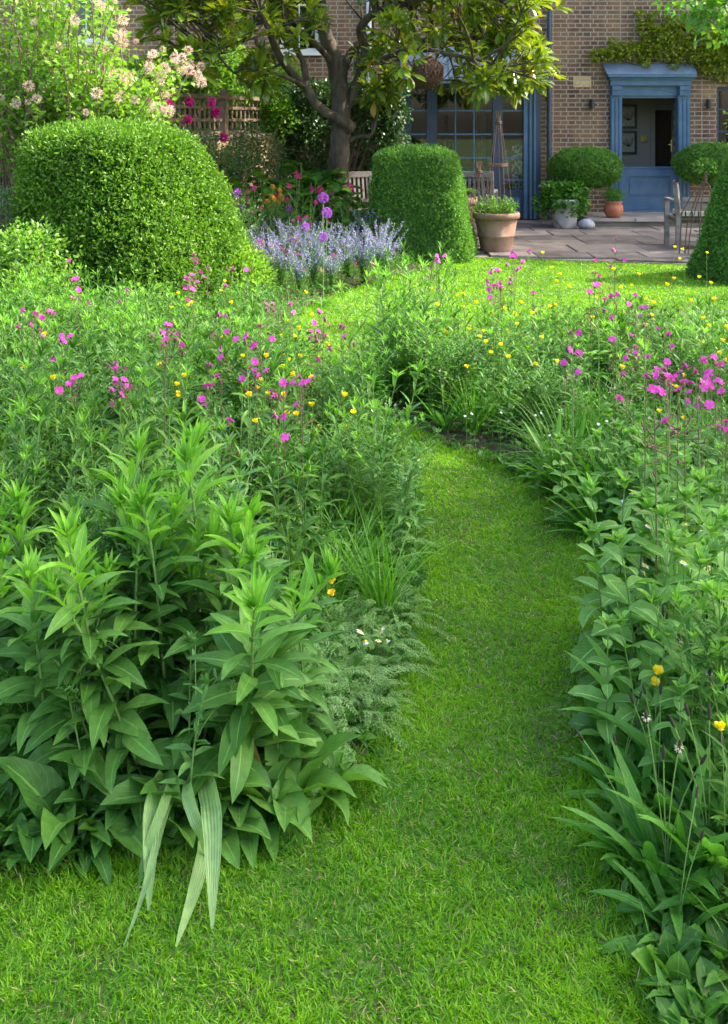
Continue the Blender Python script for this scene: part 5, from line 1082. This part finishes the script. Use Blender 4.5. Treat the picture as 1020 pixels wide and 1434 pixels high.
def big_leaf(n, h, L, matl, wr=.75):
    mb, sb = MB(), MB()
    for i in range(n):
        q = R.uniform(0, .45); a = R.uniform(0, 6.28); e = np.array((q*math.cos(a), q*math.sin(a), h*R.uniform(.35, 1)*(1-.4*q))); sb.tube([(e[0]*.2, e[1]*.2, 0), (e[0]*.6, e[1]*.6, e[2]*.6), e], .005, 5); leaves(mb, e[None], az(np.array([a]), R.uniform(-.2, .6)), L*R.uniform(.6, 1.1), L*wr, .7, 4, 'oval', .15)
    p = Proto('large_leaved_shrub', 'shrub'); p.part('stem', sb, M['stem']); p.part('foliage', mb, matl); p.h = h; return p
P_big = [big_leaf(80, .95, .22, M['mid']), big_leaf(70, .8, .18, M['low'])]
for i, (px, d, s) in enumerate(((372,13.0,1.1),(410,12.8,1.0),(445,12.9,1.05),(480,12.9,.95),(340,12.6,1.0),(500,12.5,.8),(425,13.3,1.2),(390,13.4,1.2),(460,13.4,1.1))):
    P_big[i % 2].put((px-CXP)/FPX*d, d, 'large-leaved green shrub under the magnolia, behind the catmint', 'large-leaved shrubs under the magnolia', sc=s)
def p_allium(h):
    mb, sb = MB(), MB(); sb.tube([(0,0,0),(.01,0,h*.5),(0,0,h-.03)], .005, 6); n = 7; leaves(mb, np.zeros((n,3)), az(np.arange(n)*.9, .9), .35, .03, 1.6, 6, 'strap'); p = Proto('allium', 'flowering plant'); p.part('stem', sb, M['stem']); p.part('foliage', mb, M['grey']); p.fl = [('flower_globe', F_allium, (0,0,h), (0,0,0), 1.15)]; p.h = h; return p
pa = p_allium(.8)
for px, py, s, lab in ((453,277,1.1,'topmost purple allium globe in front of the magnolia trunk'),(458,298,1.0,'purple allium globe just below the topmost one'),(340,292,.85,'purple allium globe beside the bright dome'),(405,292,.8,'mauve allium globe left of the topmost two'),(428,317,.8,'mauve allium globe in the middle of the catmint'),(453,332,.8,'lowest purple allium globe among the catmint')):
    h = .8*s; d = min(FPX*(EYE-h)/(py-HORY), 12.2); s = (EYE-(py-HORY)/FPX*d)/.8; pa.put((px-CXP)/FPX*d, d, lab, None, sc=s)
def p_bloomy(name, fm, h, nf, matl, fs=1, cat='flowering plant'):
    p = leafy_stems(name, 7, h*.92, 16, .05, .4, matl, .09, .6, shape='oval', branch=2, seg=2); p.fl = []; p.cat = cat; sb = MB()
    for i in range(nf): e = np.array((*R.normal(0, .11, 2), h*R.uniform(.75, 1.0))); p.fl.append(('flower', fm, tuple(e), tuple(R.uniform(0, 1, 3)), fs*R.uniform(.8, 1.2))); sb.tube([(e[0]*.3, e[1]*.3, h*.3), (e[0]*.8, e[1]*.8, e[2]*.8), e], .0015, 4, cap=False)
    p.part('flower_stalk', sb, M['stem']); p.h = h; return p
F_or = tuftbloom('orange', .018, 40, .014); F_mg = tuftbloom('magenta', .016, 40, .014); F_pk = tuftbloom('pink', .02, 40, .018); F_li = tuftbloom('lilac', .045, 150, .018); F_vi = tuftbloom('allium', .035, 60, .014)
P_or = p_bloomy('orange_geum', F_or, .7, 9, M['mid']); P_mg = p_bloomy('crimson_astrantia', F_mg, .75, 4, M['low']); P_pk = p_bloomy('pink_geranium', F_pk, .42, 7, M['mid']); P_ph = p_bloomy('lilac_phlox', F_vi, .8, 3, M['mid']); P_wh = p_bloomy('silvery_herb', F_star, .38, 8, M['grey'])
def rowput(p, lst, desc, grp, h):
    for px, py, d in lst: s = (EYE-(py-HORY)/FPX*d)/h; p.put((px-CXP)/FPX*d, d, desc, grp, sc=max(s, .5))
rowput(P_or, ((385,262,12.2),), 'orange-flowered geum in front of the large-leaved shrubs', 'orange geums', .7)
rowput(P_mg, ((418,240,12.3),(365,258,12.1),(427,262,12.2),(412,300,11.8),(350,275,12),(475,255,12.3),(440,300,11.6),(330,280,11.6)), 'crimson-flowered perennial in the border behind the catmint', 'crimson perennials in the border', .75)
rowput(P_pk, ((378,340,11.0),(395,345,11.1),(405,350,11.0),(385,358,10.9),(425,375,10.3),(445,378,10.2),(410,330,11.2),(470,355,11.2),(530,330,12),(550,355,11.6),(500,375,10.7),(520,385,10.6),(360,335,10.8)), 'pink geranium among the catmint', 'pink geraniums in the border', .42)
rowput(P_ph, ((305,240,11.2),(312,252,11.1),(545,310,12.1),(530,305,12.2)), 'lilac phlox in the border', 'lilac phloxes', .8)
rowput(P_wh, ((395,400,9.9),(420,415,9.6),(405,380,10.2),(450,395,10.2),(480,390,10.5),(350,385,9.6),(370,410,9.4),(540,375,11.2),(560,368,11.5),(510,395,10.4),(430,425,9.3),(400,430,9.1),(375,425,9.0)), 'low silvery-leaved edging plant along the lawn', 'silvery edging plants', .38)
# left shrubs under/behind
def mound(px, py, Y, r, lab, n, L, ml, cat='shrub', up=.5):
    c = W(px, py, Y); k = max(1, int(c[2]/.4)); ell = [((c[0]+R.normal(0, r*.35), Y+R.normal(0, r*.3), z), (r*.7, r*.6, .3)) for z in np.linspace(.2, max(c[2]-.2, .25), k+1) for _ in range(2)]
    return leafmass('garden_shrub', lab, cat, ell, n, L, ml, up=up)
mound(20, 330, 8.3, .5, 'loose light green shrub at the left edge beside the bright dome', 3500, .045, M['shrub']); mound(60, 385, 7.7, .45, 'small-leaved pale shrub in front of the bright dome', 2600, .035, M['shrub'])
mound(-20, 280, 9.2, .6, 'taller mixed shrub at the left edge', 3000, .05, M['rose']); mound(340, 395, 9.3, .35, 'low leafy bush at the right foot of the bright dome', 1500, .04, M['shrub'])
mound(295, 275, 11.6, .45, 'dull green rose bush below the trellis', 2600, .045, M['rose']); mound(330, 290, 11.2, .4, 'dull green bush right of the bright dome', 2200, .04, M['rose'])
mound(1050, 150, 12.4, .28, 'bright-leaved shrub rising behind the right box cone', 900, .075, M['shrub'])
# flowering viburnum on the left
def viburnum():
    Y0 = 11.0; base = W(110, 300, Y0); base[2] = 0; t = thing('flowering_shrub', 'tall loose shrub covered in faded pink blossom behind the largest box dome', 'shrub', tuple(base)); bk, mb = MB(), MB()
    tg = [(R.uniform(-70, 235), R.uniform(-140, 165)) for _ in range(110)]+[(R.uniform(-40, 215), R.uniform(60, 165)) for _ in range(60)]+[(R.uniform(150, 290), R.uniform(68, 150)) for _ in range(34)]
    tg = [(x, y) for x, y in tg if not (x > 175 and y < 62) and not (x > 235 and y > 122)]
    for px, py in tg:
        e = W(px, py, Y0+R.uniform(-.9, .9))-base; b = np.array((*R.normal(0, .15, 2), 0)); b[0] += R.choice([-.7,-.3,.1,.4]); m_ = np.array((b[0]*.7+e[0]*.3, b[1]+e[1]*.3, e[2]*.6)); s = np.linspace(0, 1, 9)[:, None]; c = (1-s)**2*b+2*s*(1-s)*m_+s*s*e; bk.tube(c, np.linspace(.016, .004, 9), 5, cap=False)
        k = 75; sp_ = R.uniform(.5, 1, k); d = rdir(k, .2); P = along(c, sp_)+d*R.uniform(.02, .16, (k, 1)); leaves(mb, P, nrm(d+rdir(k)*.5), R.uniform(.05, .10, k), R.uniform(.04, .065, k), R.uniform(0, .8, k), 2, 'oval', .15, roll=1)
        if R.random() < .8: bloom(F_truss[R.integers(2)], t, e+np.array((0,0,.04)), R.uniform(.4, .8), 'blossom_cluster')
    for px, py in ((172,28),(172,45),(172,60),(135,130),(165,138),(190,140),(215,150),(237,155),(255,100),(265,98),(278,105),(282,115),(245,80),(230,95),(215,75),(40,120),(52,138),(22,145),(105,28),(140,8)): bloom(F_truss[0], t, W(px, py, Y0-.8)-base, R.uniform(.6, .9), 'blossom_cluster')
    par(bk.build('branch', M['twig'], None), t); par(mb.build('foliage', M['shrub'], None), t)
viburnum()
# broadleaved trees standing at the right side (one reaches into the top right corner) and casting the foreground shade, plus one added to shade the patio
def tree(name, label, x, y, h, cr, cz, n, L, matl, squash=.8, limbs=9, extra=()):
    t = thing(name, label, 'tree', (x, y, 0)); bk, mb = MB(), MB(); s = np.linspace(0, 1, 9); c = np.stack([.1*np.sin(s*3), .1*np.sin(s*4), s*cz], -1); bk.tube(c, np.linspace(.17, .09, 9), 10)
    cl = []
    for i in range(limbs*5):
        d = rdir(1, .1)[0]; e = np.array((0, 0, cz+.2))+d*np.array((cr, cr, cr*squash))*R.uniform(.45, .95); b = along(c, [R.uniform(.55, 1)])[0]; m_ = (b+e)/2+R.normal(0,.15,3); q = np.linspace(0, 1, 8)[:, None]; bc = (1-q)**2*b+2*q*(1-q)*m_+q*q*e; bk.tube(bc, np.linspace(.045, .008, 8), 5, cap=False); cl.append(e)
    for e in extra: e = np.array(e)-np.array((x, y, 0)); b = c[-2]; q = np.linspace(0, 1, 8)[:, None]; m_ = (b+e)/2+np.array((0,0,.3)); bc = (1-q)**2*b+2*q*(1-q)*m_+q*q*e; bk.tube(bc, np.linspace(.04, .006, 8), 5, cap=False); cl += [e]
    for e in cl:
        k = n//len(cl); d = rdir(k); P = e+d*(R.random((k, 1))**.5)*np.array((.5,.5,.35))*(cr/2.2 if len(extra) == 0 else .55); leaves(mb, P, nrm(d+rdir(k, -.2)*.8), L*R.uniform(.7, 1.2, k), L*.7, .4, 2, 'oval', .15, roll=1)
    par(bk.build('trunk', M['bark'], None), t); par(mb.build('crown', matl, None), t)
TREES = True
tree('broadleaf_tree', 'bright-leaved tree whose branch hangs into the top right corner', 8.8, 8.9, 5.4, 1.6, 4.6, 4200, .09, M['shrub'], extra=[tuple(W(px, py, 8.6)) for px, py in ((1005,8),(985,2),(1020,25),(960,5),(1035,5),(1012,40))])
tree('broadleaf_tree', 'dense tree at the right shading the near beds', 7.8, 3.9, 8, 3.1, 7.2, 16000, .16, M['shrub'], squash=.7, limbs=18)
tree('broadleaf_tree', 'unseen tree added at the far right to shade the patio', 9.9, 15.2, 7, 2.3, 6.0, 9000, .14, M['shrub'], squash=.8, limbs=12)  # added out of view to keep sun off the patio
